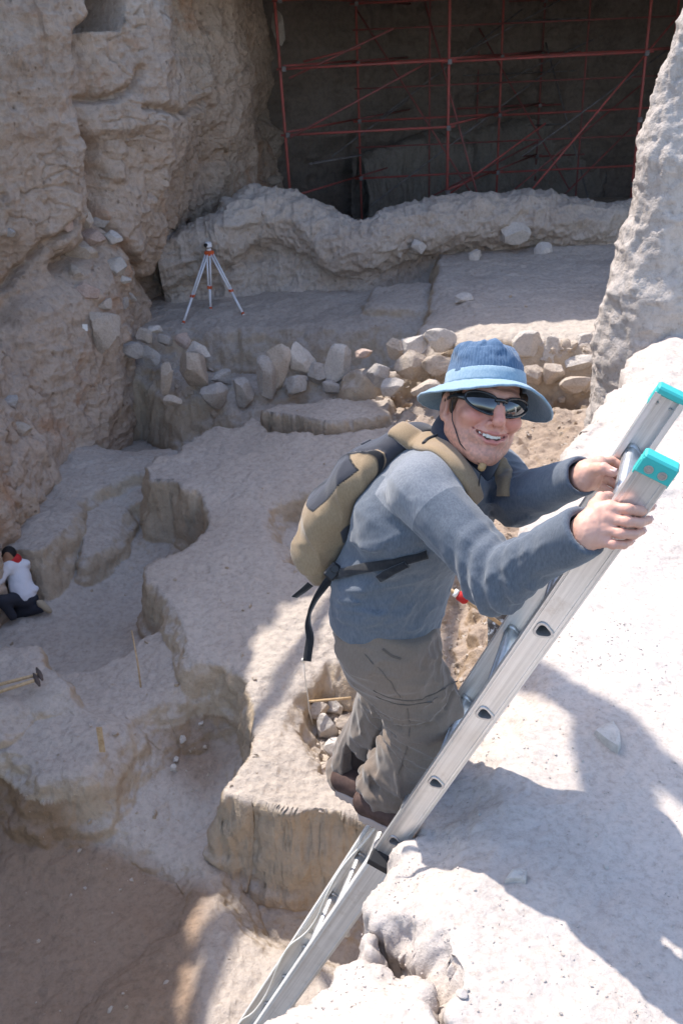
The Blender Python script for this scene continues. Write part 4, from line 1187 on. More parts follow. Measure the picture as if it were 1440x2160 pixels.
# ------------------------------------------------------------------ head and hands of the climbing man
t_ = NT('skin')
at_ = t_.n('ShaderNodeAttribute'); at_.attribute_name = 'tone'
pp = t_.n('ShaderNodeTexCoord').outputs['Object']
n_ = t_.noise(pp, 60, 6, .65); n2_ = t_.noise(pp, 700, 3, .7)
c_ = t_.mix(.6, at_.outputs['Color'], t_.ramp(n_, [(.3, (.88, .82, .80)), (.6, (1.03, 1.03, 1.03))]), 'MULTIPLY')
M_SKIN = t_.done(c_, t_.bump(n2_, .3, .0005, t_.bump(n_, .3, .001)), .48, 0, .4, Subsurface_Weight=.06, Subsurface_Scale=.012, Subsurface_Radius=(1, .35, .2))
HS = 1.07
HC = pz(1017, 861, 2.03)
hz = nrm(cdir(.19, .07, -.95)); hy = cdir(.17, -.97, -.06); hy = nrm(hy - hz * (hy @ hz)); hx = np.cross(hy, hz)
if hx @ _R < 0: hx = -hx
HA = np.array([hx, hy, hz], np.float32)
def hw(x, y, z): return HC + HS * (hx * x + hy * y + hz * z)
def hl(P): return (P - HC.astype(np.float32)) @ HA.T / HS
SMILE = [(-.0390, -.0465, .0615), (-.025, -.0590, .080), (-.008, -.0640, .0892), (.009, -.0640, .0892), (.026, -.0590, .080), (.0400, -.0465, .0615)]
LU, LL = .0088, .0092
def mwt(x): return 1 - (abs(x) / .041) ** 2.2
def head_l(q):
    I3 = np.eye(3)
    d = ell_(q, (0, .035, -.018), I3, (.074, .088, .094))
    d = smin(d, ell_(q, (0, -.030, .020), I3, (.067, .080, .067)), .03)
    d = smin(d, ell_(q, (0, .005, .045), I3, (.058, .045, .042)), .02)      # brow and eye region
    d = smin(d, cap_(q, (-.052, -.055, .0), (-.018, -.098, .052), .020, .016), .03)
    d = smin(d, cap_(q, (.052, -.055, .0), (.018, -.098, .052), .020, .016), .03)
    d = smin(d, ell_(q, (0, -.098, .062), I3, (.024, .018, .021)), .018)
    for s in (-1, 1):
        d = smin(d, ell_(q, (s * .0415, -.026, .064), I3, (.024, .019, .021)), .012)     # smiling cheeks
        d = smin(d, ell_(q, (s * .0130, -.038, .091), I3, (.0085, .0078, .0095)), .006)     # nostril wings
        d = smin(d, cap_(q, (s * .012, .024, .088), (s * .042, .024, .074), .009, .008), .012)
        # ears
        e = ell_(q, (s * .078, -.008, -.012), I3, (.009, .032, .019)); e = smax(e, -ell_(q, (s * .086, -.006, -.008), I3, (.008, .018, .010)), .005)
        d = smin(d, e, .006)
        d = smin(d, cap_(q, (s * .075, -.033, -.004), (s * .070, -.040, .0), .007, .006), .006)
        # laugh line from the nostril to beside the mouth
        d = smax(d, -cap_(q, (s * .021, -.034, .089), (s * .045, -.056, .066), .0030, .0024), .008)
        d = smax(d, -cap_(q, (s * .012, -.0435, .098), (s * .011, -.0440, .094), .0028, .002), .003)
        # crow's feet
        d = smax(d, -cap_(q, (s * .058, -.008, .052), (s * .064, -.018, .040), .0012, .001), .003)
    d = smin(d, chain(q, [(0, .018, .086), (0, -.008, .098), (0, -.030, .111)], [.0095, .0105, .0125], .01), .008)
    d = smin(d, ell_(q, (0, -.033, .108), I3, (.0115, .0095, .0095)), .006)
    d = smin(d, ell_(q, (0, -.060, .070), I3, (.036, .022, .022)), .014)    # mouth mound
    # lips
    up_ = [(x, y + LU * mwt(x), z + .001) for x, y, z in SMILE]
    lo_ = [(x * .96, y - LL * mwt(x), z - .001) for x, y, z in SMILE]
    d = smin(d, chain(q, up_, [.0020, .0030, .0032, .0032, .0030, .0020], .004), .0030)
    d = smin(d, chain(q, lo_, [.0020, .0036, .0045, .0045, .0036, .0020], .004), .0030)
    # open smile
    mo = chain(q, [(x, y - .0002, z + .005) for x, y, z in SMILE], [.0014, .0050, .0064, .0064, .0050, .0014], .003)
    mo2 = chain(q, [(x * .95, y - .0002, z - .009) for x, y, z in SMILE], [.0016, .0055, .0075, .0075, .0055, .0016], .004)
    d = smax(d, -np.minimum(mo, mo2), .0018)
    d = d + .0006 * vnoise(q * 90, 3)
    return d
NB = (NECK - HC) @ np.array([hx, hy, hz]).T / HS
def head(P):
    q = hl(P)
    d = head_l(q)
    d = smin(d, cap_(q, (0, -.055, -.030), NB, .052, .062), .025)
    return d * HS
lo, hi = bbox([hw(0, .02, 0)], .145); lo2, hi2 = bbox([NECK], .05)
v, f = surf(head, np.minimum(lo, lo2), np.maximum(hi, hi2), .0021)
skin_v, skin_f, skin_c = [], [], []
q = hl(v.astype(np.float32))
base = np.array([.60, .29, .20])
c = np.tile(base, (len(v), 1))
def blend(c, m, col): return c * (1 - m[:, None]) + np.array(col) * m[:, None]
red = np.exp(-(((np.abs(q[:, 0]) - .038) / .022) ** 2 + ((q[:, 1] + .022) / .022) ** 2)) * (q[:, 2] > .02)
c = blend(c, .6 * red, (.60, .17, .12))
c = blend(c, .5 * np.exp(-((q[:, 0] / .014) ** 2 + ((q[:, 1] + .025) / .022) ** 2)) * (q[:, 2] > .07), (.64, .22, .16))
st = np.clip(1.2 * sstep(-q[:, 1], .042, .07) * (q[:, 2] > -.01) , 0, 1) * (.5 + .5 * np.clip(fbm(q * 220, 2, 4) * 2, -1, 1))
c = blend(c, .5 * st, (.22, .13, .10))
up_ = chain(q, [(x, y + LU * mwt(x), z + .001) for x, y, z in SMILE], [.0020, .0030, .0034, .0034, .0030, .0020], .004)
lo_ = chain(q, [(x * .96, y - LL * mwt(x), z - .001) for x, y, z in SMILE], [.0020, .0036, .0048, .0048, .0036, .0020], .004)
lip = sstep(-np.minimum(up_, lo_), -.0018, .0005)
c = blend(c, .8 * lip, (.50, .17, .14))
mo2 = chain(q, [(x, y, z - .008) for x, y, z in SMILE], [.003, .006, .0075, .0075, .006, .003], .004)
c = blend(c, sstep(-mo2, -.0005, .002), (.12, .02, .02))
skin_v.append(v); skin_f.append(f); skin_c.append(c)

# hands, from measured joints
def finger(P, pts, rad): return chain(P, pts, rad, .004)
def hand(P, palm, fingers, thumb, forearm):
    d = None
    for a, b, ra, rb, s, k in palm:
        e = cap_(P, a, b, ra, rb, s, k); d = e if d is None else smin(d, e, .014)
    for pts, rad in fingers:
        e = finger(P, pts, rad)
        # knuckle side blends, fingers stay apart further on
        base_d = np.sqrt(((P - pts[0].astype(np.float32)) ** 2).sum(1))
        k = .010 * (1 - sstep(base_d, .012, .030)) + .0012
        h_ = np.clip(.5 + .5 * (e - d) / k, 0, 1); d = e + (d - e) * h_ - k * h_ * (1 - h_)
    e = finger(P, *thumb); d = smin(d, e, .009)
    a, b, ra, rb, s, k = forearm
    d = smin(d, cap_(P, a, b, ra, rb, s, k), .018)
    # knuckle creases and tendons
    for pts, rad in fingers:
        for i in (1, 2):
            ax = nrm(pts[i + 1] - pts[i - 1]); q = P - pts[i].astype(np.float32); t = q @ ax.astype(np.float32)
            d = d + .0009 * np.exp(-((np.abs(t) - .0022) / .0009) ** 2) * np.exp(-(q * q).sum(1) / .012 ** 2)
    return d + .0006 * vnoise(P * 160, 5)
f_ = .0092
# near hand: palm on the outer face of the near rail
zf = 1.632
nf = [([pz(1288, 1072, zf + .012), pz(1322, 1074, zf - .006), pz(1350, 1078, zf + .004), pz(1372, 1068, zf + .030)], [.0115, .0100, .0092, .0080]),
      ([pz(1280, 1094, zf + .010), pz(1320, 1100, zf - .008), pz(1347, 1103, zf + .004), pz(1366, 1096, zf + .032)], [.0118, .0102, .0094, .0082]),
      ([pz(1272, 1117, zf + .010), pz(1308, 1125, zf - .005), pz(1335, 1127, zf + .006), pz(1352, 1120, zf + .032)], [.0112, .0098, .0090, .0078]),
      ([pz(1262, 1138, zf + .014), pz(1292, 1148, zf + .000), pz(1314, 1149, zf + .010), pz(1328, 1142, zf + .032)], [.0102, .0088, .0080, .0070])]
mid_n = pz(1242, 1108, 1.652)
pn_s = nrm(pz(1270, 1070, zf) - pz(1262, 1140, zf))
near_palm = [(pz(1240, 1120, 1.655), pz(1282, 1083, zf + .014), .021, .016, pn_s, 1.5), (pz(1238, 1125, 1.655), pz(1266, 1128, zf + .016), .020, .016, pn_s, 1.4),
             (pz(1244, 1100, 1.66), pz(1258, 1078, 1.655), .017, .015, pn_s, 1.2)]
near_thumb = ([pz(1244, 1092, 1.662), pz(1254, 1066, 1.672), pz(1266, 1050, 1.690), pz(1284, 1046, 1.715)], [.0150, .0125, .0108, .0092])
fa_n = (NE * .45 + NWR * .55, pz(1236, 1120, 1.658), .030, .025, pn_s, 1.15)
HN = lambda P: hand(P, near_palm, nf, near_thumb, fa_n)
lo, hi = bbox([pz(1236, 1120, 1.66), pz(1380, 1080, 1.66), pz(1250, 1040, 1.7), NE * .3 + NWR * .7, pz(1300, 1160, 1.65)], .03)
v, f = surf(HN, lo, hi, .0019)
def handtone(v, tips):
    c = np.tile(np.array([.60, .335, .245]), (len(v), 1))
    for p, r in tips:
        m = np.exp(-((v - p) ** 2).sum(1) / (r * r)); c = blend(c, .35 * m, (.60, .22, .17))
    return c
skin_v.append(v); skin_f.append(f); skin_c.append(handtone(v, [(p[0][i], .012) for p in nf for i in (0, 1, 3)]))
# far hand: thumb on the camera side of the far rail, fingers round behind
zt = 1.80
ff = [([pz(1262, 975, 1.885), pz(1290, 972, 1.905), pz(1312, 985, 1.90), pz(1320, 1000, 1.885)], [.0105, .0095, .009, .008]),
      ([pz(1258, 990, 1.89), pz(1286, 992, 1.912), pz(1308, 1006, 1.905), pz(1314, 1020, 1.89)], [.0108, .0098, .009, .008]),
      ([pz(1252, 1008, 1.89), pz(1280, 1012, 1.912), pz(1300, 1024, 1.905), pz(1305, 1036, 1.89)], [.0105, .0095, .0088, .0078]),
      ([pz(1248, 1024, 1.885), pz(1272, 1030, 1.905), pz(1290, 1040, 1.90), pz(1296, 1048, 1.888)], [.0098, .0088, .008, .007])]
pf_s = nrm(pz(1258, 975, 1.87) - pz(1248, 1025, 1.87))
far_palm = [(pz(1236, 1000, 1.862), pz(1262, 985, 1.872), .020, .016, pf_s, 1.5), (pz(1236, 1006, 1.86), pz(1252, 1016, 1.872), .019, .015, pf_s, 1.3)]
far_thumb = ([pz(1240, 1000, 1.85), pz(1256, 990, 1.825), pz(1272, 988, 1.800), pz(1291, 996, 1.790)], [.0165, .0140, .0118, .0098])
fa_f = (FE * .4 + FW * .6, pz(1234, 1002, 1.86), .027, .023, pf_s, 1.15)
HF = lambda P: hand(P, far_palm, ff, far_thumb, fa_f)
lo, hi = bbox([pz(1234, 1000, 1.86), pz(1320, 985, 1.9), pz(1296, 1048, 1.9), pz(1291, 996, 1.79), FE * .35 + FW * .65], .03)
v, f = surf(HF, lo, hi, .0021)
skin_v.append(v); skin_f.append(f); skin_c.append(handtone(v, [(far_thumb[0][3], .014), (far_thumb[0][2], .010)]))
# body under the clothes, same figure
def under(P):
    d = smin(torso(P, -.012), arm_n(P, -.014), .02); d = smin(d, arm_f(P, -.014), .02)
    d = smin(d, leg(P, NH, NK, NA_ + AXN * .05, 0, .085, .062, .036), .03); d = smin(d, leg(P, FH, FK, FA + AXF * .05, 0, .085, .060, .036), .03)
    return d
lo, hi = bbox([NS, FS, NE, NWR, FE, FW, NK, FK, NA_ + AXN * .06, FA + AXF * .06, NECK], .1)
v, f = surf(under, lo, hi, .011)
cu = np.tile(base, (len(v), 1)); cu[v[:, 2] < (NK[2] + .1)] = (.035, .025, .022)       # dark socks under the trousers
skin_v.append(v); skin_f.append(f); skin_c.append(cu)
off = np.cumsum([0] + [len(a) for a in skin_v])
me = make_mesh('body', np.concatenate(skin_v), np.concatenate([a + o_ for a, o_ in zip(skin_f, off)]))
ca = me.color_attributes.new('tone', 'FLOAT_COLOR', 'POINT')
cc = np.c_[np.concatenate(skin_c), np.ones(off[-1])].astype(np.float32); ca.data.foreach_set('color', cc.ravel())
body = put('body', me, M_SKIN, man)
# nails
t_ = NT('finger nail'); M_NAIL = t_.done((.66, .42, .35), None, .3, 0, .5)
def nail(pts, rad, outv, sz):
    tip = pts[3]; ax = nrm(pts[3] - pts[2]); out = nrm(outv); out = nrm(out - ax * (out @ ax)); m = MB()
    m.box(tip + ax * .001 + out * rad * .86, ax * sz, np.cross(ax, out) * sz * .92, out * .0008, .0005); put('nail', m.mesh('nail', True), M_NAIL, man)
for pts, rad in nf: nail(pts, rad[3], cdir(.4, -.3, -.85), .0052)
nail(far_thumb[0], .0101, cdir(.1, -.5, -.85), .006)
# teeth
m = MB()
tp = []
for i in range(9):
    u = -1 + 2 * i / 8; x = u * .0305
    y = -.0603 + .0085 * abs(u) ** 2; z = .0865 - .0165 * u * u
    nx = nrm([u * .55, 0, 1]); tx = nrm(np.cross([0, 1, 0], nx))
    wv_ = (.0050 if abs(u) < .3 else .0040)
    hgt = .0062 - .0030 * u * u
    m.box(hw(x, y, z), sum(a * b for a, b in zip(tx * wv_ * HS * .94, (hx, hy, hz))), hy * hgt * HS, sum(a * b for a, b in zip(nx * .002 * HS, (hx, hy, hz))), .0010)
t_ = NT('teeth'); put('teeth', m.mesh('teeth', True), t_.done((.62, .56, .47), None, .3, 0, .5), man)
# hair
def hair(P):
    q = hl(P); I3 = np.eye(3)
    d = ell_(q, (0, .038, -.024), I3, (.082, .094, .098))
    d = smin(d, ell_(q, (0, -.02, -.06), I3, (.066, .055, .050)), .02)
    cut = cap_(q, (0, .0, .06), (0, -.10, .10), .094, .10)
    d = smax(d, -cut, .006)
    for s in (-1, 1):
        d = smin(d, cap_(q, (s * .069, .030, .034), (s * .0715, -.018, .018), .014, .0075), .008)
        d = smax(d, -ell_(q, (s * .082, -.010, -.012), I3, (.014, .034, .022)), .004)
    d = smax(d, (-.062 - q[:, 1]), .01)
    return (d + .0035 * ridged(q * [120, 22, 120], 2, 6)) * HS
lo, hi = bbox([hw(0, .02, -.02)], .13)
v, f = surf(hair, lo, hi, .0026)
t_ = NT('brown hair'); put('hair', make_mesh('hair', v, f), t_.done(t_.ramp(t_.noise(t_.pos(), 90, 5), [(.3, (.030, .017, .010)), (.7, (.10, .055, .030))]), t_.bump(t_.noise(t_.pos((1, 1, .2)), 500, 3), .5, .001), .6), man)

# sunglasses
t_ = NT('dark lens'); M_LENS = t_.done((.012, .011, .012), None, .04, 0, .8, Coat_Weight=.6, Coat_Roughness=.03, Coat_IOR=1.6)
t_ = NT('black frame'); M_FRAME = t_.done((.012, .012, .014), None, .22, 0, .6)
gl = None
def wrap(x, y, lift=0):                                        # wrap-around surface in head space
    z = .104 - 5.2 * x * x - 30 * abs(x) ** 4 * 10 - .6 * y * y * 10 + .0
    return hw(x, y + .004, z + lift)
def lens_outline(s, k=40, gr=0.0):
    o = []
    for i in range(k):
        a = 2 * math.pi * i / k
        ex = .0305 + gr; ey = .0175 + gr
        ca_, sa = math.cos(a), math.sin(a)
        x = ex * np.sign(ca_) * abs(ca_) ** .85; y = ey * np.sign(sa) * abs(sa) ** .8
        y *= (1 - .18 * ca_ ) ; y += -.004 * ca_ * -1 * .5 - .001
        o.append((s * (.0355 + x), .0015 + y + .005 * (x / .03) - .002))
    return o
g_root = put('sunglasses', (lambda: (lambda m: ([m.tube([wrap(-.012, .006), wrap(0, .007, .002), wrap(.012, .006)], [.0052, .0045, .0052], 10)], m)[1])(MB()).mesh('sunglasses', True))(), M_FRAME, man)
for s in (-1, 1):
    # lens: fan grid
    m = MB(); v = []; K = 40; o_ = lens_outline(s)
    cx = np.mean([p[0] for p in o_]); cy = np.mean([p[1] for p in o_]); Rn = 7
    for r_ in range(Rn + 1):
        for x, y in o_:
            k = r_ / Rn; X_ = cx + (x - cx) * k; Y_ = cy + (y - cy) * k
            v.append(wrap(X_, Y_, .0030 * (1 - k * k)))
    m.add(v, [(r_ * K + i, r_ * K + (i + 1) % K, (r_ + 1) * K + (i + 1) % K, (r_ + 1) * K + i) for r_ in range(Rn) for i in range(K)])
    put('lens', m.mesh('lens', True), M_LENS, g_root)
    m = MB(); pts = [wrap(x, y, .0005) for x, y in lens_outline(s, 40, .0012)]
    seg = 8; n = len(pts); vv = []
    cen = np.mean(pts, 0)
    for i, p in enumerate(pts):
        t = nrm(pts[(i + 1) % n] - pts[i - 1]); o1 = nrm(hz - t * (hz @ t)); o2 = np.cross(t, o1)
        for k in range(seg):
            a = 2 * math.pi * k / seg; vv.append(p + .0030 * (math.cos(a) * o1 + math.sin(a) * o2 * .9))
    m.add(vv, [(i * seg + k, i * seg + (k + 1) % seg, ((i + 1) % n) * seg + (k + 1) % seg, ((i + 1) % n) * seg + k) for i in range(n) for k in range(seg)])
    put('rim', m.mesh('rim', True), M_FRAME, g_root)
    m = MB(); m.tube([wrap(s * .066, .004), hw(s * .078, .010, .050), hw(s * .081, .008, .02), hw(s * .080, .002, -.02)], [.0062, .0052, .0040, .0030], 8, ell=(hy, 1.2, .45))
    put('temple', m.mesh('temple', True), M_FRAME, g_root)

# hat: crown, band, wavy brim
hup = nrm(hy - hx * .10 - hz * .10); hc = hw(0, .056, -.012)
hfx = nrm(hx - hup * (hx @ hup)); hfz = nrm(np.cross(hfx, hup)); hfz = hfz if hfz @ hz > 0 else -hfz
def hp(a, r, h): return hc + (math.cos(a) * hfx * .94 + math.sin(a) * hfz * 1.06) * r + hup * (h * .93)
def lathe(name, rows, mat, parent, thick=.0, K=96, fn=None, capit=False):
    v = []
    for (r, h) in rows:
        for k in range(K):
            a = 2 * math.pi * k / K
            rr_, hh = (r, h) if fn is None else fn(a, r, h)
            v.append(hp(a, rr_, hh))
    f = [(i * K + k, i * K + (k + 1) % K, (i + 1) * K + (k + 1) % K, (i + 1) * K + k) for i in range(len(rows) - 1) for k in range(K)]
    m = MB(); m.add(v, f + ([tuple((len(rows) - 1) * K + k for k in range(K))] if capit else []))
    me = m.mesh(name, True); o = put(name, me, mat, parent)
    sm = o.modifiers.new('thick', 'SOLIDIFY'); sm.thickness = thick; sm.offset = 0
    return o
def dent(a, r, h):
    P = np.array([[math.cos(a) * 2.2, math.sin(a) * 2.2, h * 26]])
    n = float(fbm(P, 3, 7)[0])
    k = sstep(h, -.01, .06)
    return r + .010 * n * k + .00045 * math.sin(a * 75) * (h < .078) * (h > .02), h + (.009 * n if r < .075 else .002 * n) - .008 * (math.sin(a) > .2) * (r < .05)
crown_rows = [(.0925, -.004), (.0915, .012), (.0885, .03), (.0845, .048), (.0790, .064), (.0725, .076), (.064, .0845), (.053, .0895), (.040, .0915), (.026, .0925), (.012, .093), (.004, .0932)]
fine_rows = []
for (a, b) in zip(crown_rows[:-1], crown_rows[1:]):
    for k in range(4): fine_rows.append((a[0] + (b[0] - a[0]) * k / 4, a[1] + (b[1] - a[1]) * k / 4))
fine_rows.append(crown_rows[-1])
hat = lathe('hat', fine_rows, M_DENIM, man, .003, 400, dent, True)
band = lathe('band', [(.0965, -.016), (.0955, -.006), (.0942, .006), (.0925, .018), (.0895, .0205)], M_DENIM2, hat, .002, 96)
def brimf(a, r, h):
    k = (r - .096) / .056
    front = math.sin(a); right = math.cos(a)
    droop = .016 + .030 * max(0, right) ** 2 + .008 * max(0, -front) + .010 * max(0, -right) ** 2 + .004 * math.sin(3 * a + 1)
    droop += .002 * max(0, front) * (1 - abs(right)) + .010 * max(0, math.sin(a + .6)) * max(0, right)
    ext = 1 + .10 * max(0, -right) ** 3 + .12 * max(0, right) ** 2 - .10 * max(0, front) ** 2
    return .096 + (r - .096) * ext, -.014 - droop * (k ** 1.35) * 1.25 - .0015 * math.sin(a * 23 + r * 300) * .35
brim = lathe('brim', [(.096 + .056 * k / 16, 0) for k in range(17)], M_DENIM2, hat, .004, 144, brimf)
edge_pts = []
for k in range(145):
    a = 2 * math.pi * k / 144; r, h = brimf(a, .152, 0); edge_pts.append(hp(a, r, h))
m = MB(); m.tube(edge_pts, .0030, 8); put('brim_edge', m.mesh('brim_edge', True), M_DENIM2, hat)
# wood toggle and chin cord
tg = pz(1016, 984, 1.965)
t_ = NT('wood bead'); M_WOOD = t_.done(t_.ramp(t_.noise(t_.pos((1, 1, 6)), 30, 4), [(.3, (.30, .17, .07)), (.7, (.50, .32, .15))]), None, .5)
m = MB(); m.tube([tg + TUP * .010, tg + TUP * .007, tg, tg - TUP * .007, tg - TUP * .010], [.004, .008, .009, .008, .004], 12)
put('toggle', m.mesh('toggle', True), M_WOOD, hat)
m = MB()
m.tube([hw(-.074, .035, .030), hw(-.077, 0, .028), hw(-.072, -.04, .035), hw(-.052, -.085, .05), hw(-.02, -.112, .065), tg], .0013, 6)
m.tube([tg, tg - TUP * .02 + FRONT * .004, tg - TUP * .045 + FRONT * .012], .0014, 6)
put('chin_cord', m.mesh('chin_cord', True), M_BLACK, hat)
# navy collar
def collar(P):
    q = hl(P)
    a = cap_(P, NECK - TUP * .01 + FRONT * .012, NECK * .3 + hw(0, -.045, -.035) * .7, .082, .086)
    d = np.abs(a + .004) - .006
    t = seg_t(P, NECK - TUP * .03, hw(0, -.022, -.050))
    d = smax(d, (t - 1.0) * .12 + .006 * vnoise(P * 20, 3), .01)
    d = smax(d, (-t) * .12 - .012, .01)
    # open at the front under the chin
    d = smax(d, -cap_(q, (0, -.10, .06), (0, -.16, .10), .030, .045), .008)
    d = smax(d, -(head(P) + .004), .004) if False else d
    return d
lo, hi = bbox([NECK, hw(0, -.05, -.03)], .11)
v, f = surf(collar, lo, hi, .003); put('collar', make_mesh('collar', v, f), M_NAVY, man)
# ------------------------------------------------------------------ backpack
BK = -FRONT
BP = [pz(868, 935, 2.16), pz(800, 1000, 2.23), pz(745, 1075, 2.30), pz(708, 1150, 2.34), pz(705, 1198, 2.34)]
BR = [.050, .076, .084, .074, .044]
def pack(P):
    d = None
    for i in range(4):
        e = cap_(P, BP[i], BP[i + 1], BR[i], BR[i + 1], SIDE, 1.85); d = e if d is None else smin(d, e, .03)
    # front pocket bulge
    d = smin(d, ell_(P, BP[2] * .5 + BP[3] * .5 + BK * .035, np.array([SIDE, nrm(BP[1] - BP[3]), BK]), (.11, .13, .06)), .02)
    d = d + folds(P, BP[3] - SIDE * .1, TUP + BK, 20, .006, 5, .3, .12) + folds(P, BP[1] - SIDE * .1, TUP + BK * .6, 18, .004, 6, .3, .12)
    s = (P - BP[2].astype(np.float32)) @ SIDE.astype(np.float32)
    # piping seam between side panel and back panel, side zip
    d = d - .0035 * np.exp(-((s + .088) / .0045) ** 2) + .003 * np.exp(-((s + .076) / .003) ** 2)
    return smax(d, -(torso(P, .012)), .012)
lo, hi = bbox(BP, .17)
v, f = surf(pack, lo, hi, .0048)
bp = empty('backpack', BP[4] - TUP * .04, "tan and charcoal canvas backpack worn on the climbing man's back", 'backpack')
me = make_mesh('bag', v, f); o = put('bag', me, M_TAN, bp)
s = (v - BP[2]) @ SIDE; up3_ = nrm(BP[1] - BP[3]); hgt = (v - BP[2]) @ up3_; outer = (v - BP[2]) @ BK
back_panel = np.minimum(s + .078, .3)
patch = np.minimum(np.minimum(hgt - .015 + .35 * outer, .165 - hgt), np.minimum(outer + .005 + .35 * (hgt - .05), s + .16))
inner = np.minimum(-.062 - outer - .25 * np.abs(hgt), -.02 - s)
dark = np.maximum(back_panel, np.maximum(patch, inner))
pipe = np.maximum(.0042 - np.abs(s + .088), .0022 - np.abs(patch + .0))
for nm_, val in (('dark', dark), ('pipe', pipe)):
    at2 = me.attributes.new(nm_, 'FLOAT', 'POINT'); at2.data.foreach_set('value', val.astype(np.float32))
tt = M_TAN.copy(); tt.name = 'tan and charcoal canvas'; me.materials[0] = tt; tt = tt.node_tree
pb = tt.nodes['Principled BSDF']; src = pb.inputs['Base Color'].links[0].from_socket
for nm_, col_ in (('dark', (.042, .042, .05)), ('pipe', (.014, .014, .016))):
    aa = tt.nodes.new('ShaderNodeAttribute'); aa.attribute_name = nm_
    rp = tt.nodes.new('ShaderNodeMapRange'); rp.inputs['From Min'].default_value = -.001; rp.inputs['From Max'].default_value = .001
    tt.links.new(aa.outputs['Fac'], rp.inputs['Value'])
    mx = tt.nodes.new('ShaderNodeMix'); mx.data_type = 'RGBA'; mx.inputs[7].default_value = (*col_, 1)
    tt.links.new(rp.outputs['Result'], mx.inputs['Factor']); tt.links.new(src, mx.inputs[6]); src = mx.outputs[2]
tt.links.new(src, pb.inputs['Base Color'])

def strip(fn, pxs, z0, z1, wid, thick, lift=.002, n=40, wv=None):
    """a strap lying on a surface: cross sections follow the surface under measured spots"""
    P3 = np.array([hit(fn, x, y, z0, z1)[0] for x, y in pxs])
    s = np.r_[0, np.cumsum(np.linalg.norm(np.diff(P3, axis=0), axis=1))]
    u = np.linspace(0, s[-1], n); Q = np.stack([np.interp(u, s, P3[:, k]) for k in range(3)], -1)
    k = np.hanning(9)[1:-1]; k /= k.sum(); pad = np.pad(Q, ((4, 4), (0, 0)), 'edge')
    Q = np.stack([np.convolve(pad[:, c], k, 'same')[4:-4] for c in range(3)], -1)
    V_ = []; M_ = 9
    for i in range(n):
        t = nrm(Q[min(i + 1, n - 1)] - Q[max(i - 1, 0)]); N_ = grad(fn, Q[i], .01); B_ = nrm(np.cross(t, N_)); N_ = np.cross(B_, t)
        if N_ @ grad(fn, Q[i], .01) < 0: N_ = -N_
        w_ = wid if np.isscalar(wid) else np.interp(i / (n - 1), np.linspace(0, 1, len(wid)), wid)
        ring = []
        for j in range(M_):
            a = -1 + 2 * j / (M_ - 1); ring.append((a * w_ / 2, thick * (1 - a ** 6 * .55)))
        base_ = [Q[i] + B_ * a for a, h in ring]
        d = fn(np.array(base_, np.float32))
        N2 = [N_] * M_
        top = [b - N_ * dd * .9 + N_ * (lift + h) for b, dd, (a, h) in zip(base_, d, ring)]
        bot = [b - N_ * dd * .9 + N_ * (lift - .004) for b, dd in zip(base_, d)]
        V_ += top + bot[::-1]
    R2 = 2 * M_
    F_ = [(i * R2 + k, i * R2 + (k + 1) % R2, (i + 1) * R2 + (k + 1) % R2, (i + 1) * R2 + k) for i in range(n - 1) for k in range(R2)]
    F_ += [tuple(range(R2)), tuple((n - 1) * R2 + k for k in range(R2))]
    m = MB(); m.add(V_, F_); return m
body_pack = lambda P: np.minimum(shirt(P), pack(P))
m = strip(body_pack, [(835, 905), (858, 918), (892, 930), (930, 950), (962, 980), (984, 1010), (996, 1038), (1000, 1058)], 1.8, 2.5, [.058, .062, .066, .064, .060, .052, .045], .012, n=60)
o = put('shoulder_strap', m.mesh('shoulder_strap', True), M_TAN, bp)
m = strip(body_pack, [(896, 948), (905, 938), (922, 930), (940, 926)], 1.8, 2.5, .010, .016, n=16)
put('strap_cord', m.mesh('strap_cord', True), M_WEB, o)
m = strip(shirt, [(1052, 968), (1060, 992), (1064, 1020), (1062, 1050)], 1.9, 2.5, .04, .010, n=24)
put('shoulder_strap', m.mesh('shoulder_strap', True), M_TAN, bp)
m = strip(shirt, [(700, 1216), (740, 1204), (800, 1192), (850, 1182), (905, 1168)], 1.9, 2.7, .024, .003, .004, n=40)
put('waist_strap', m.mesh('waist_strap', True), M_WEB, bp)
m = strip(shirt, [(800, 1218), (830, 1200), (860, 1186)], 1.9, 2.7, .020, .004, .008, n=20)
put('strap_end', m.mesh('strap_end', True), M_WEB, bp)
m = strip(pack, [(812, 985), (790, 1020), (768, 1060), (752, 1100)], 1.9, 2.7, .005, .003, .001, n=24)
put('zip', m.mesh('zip', True), M_WEB, bp)
m = strip(body_pack, [(757, 935), (770, 928), (783, 922)], 1.9, 2.7, .018, .002, .001, n=8)
put('badge', m.mesh('badge', True), M_DGREY, bp)
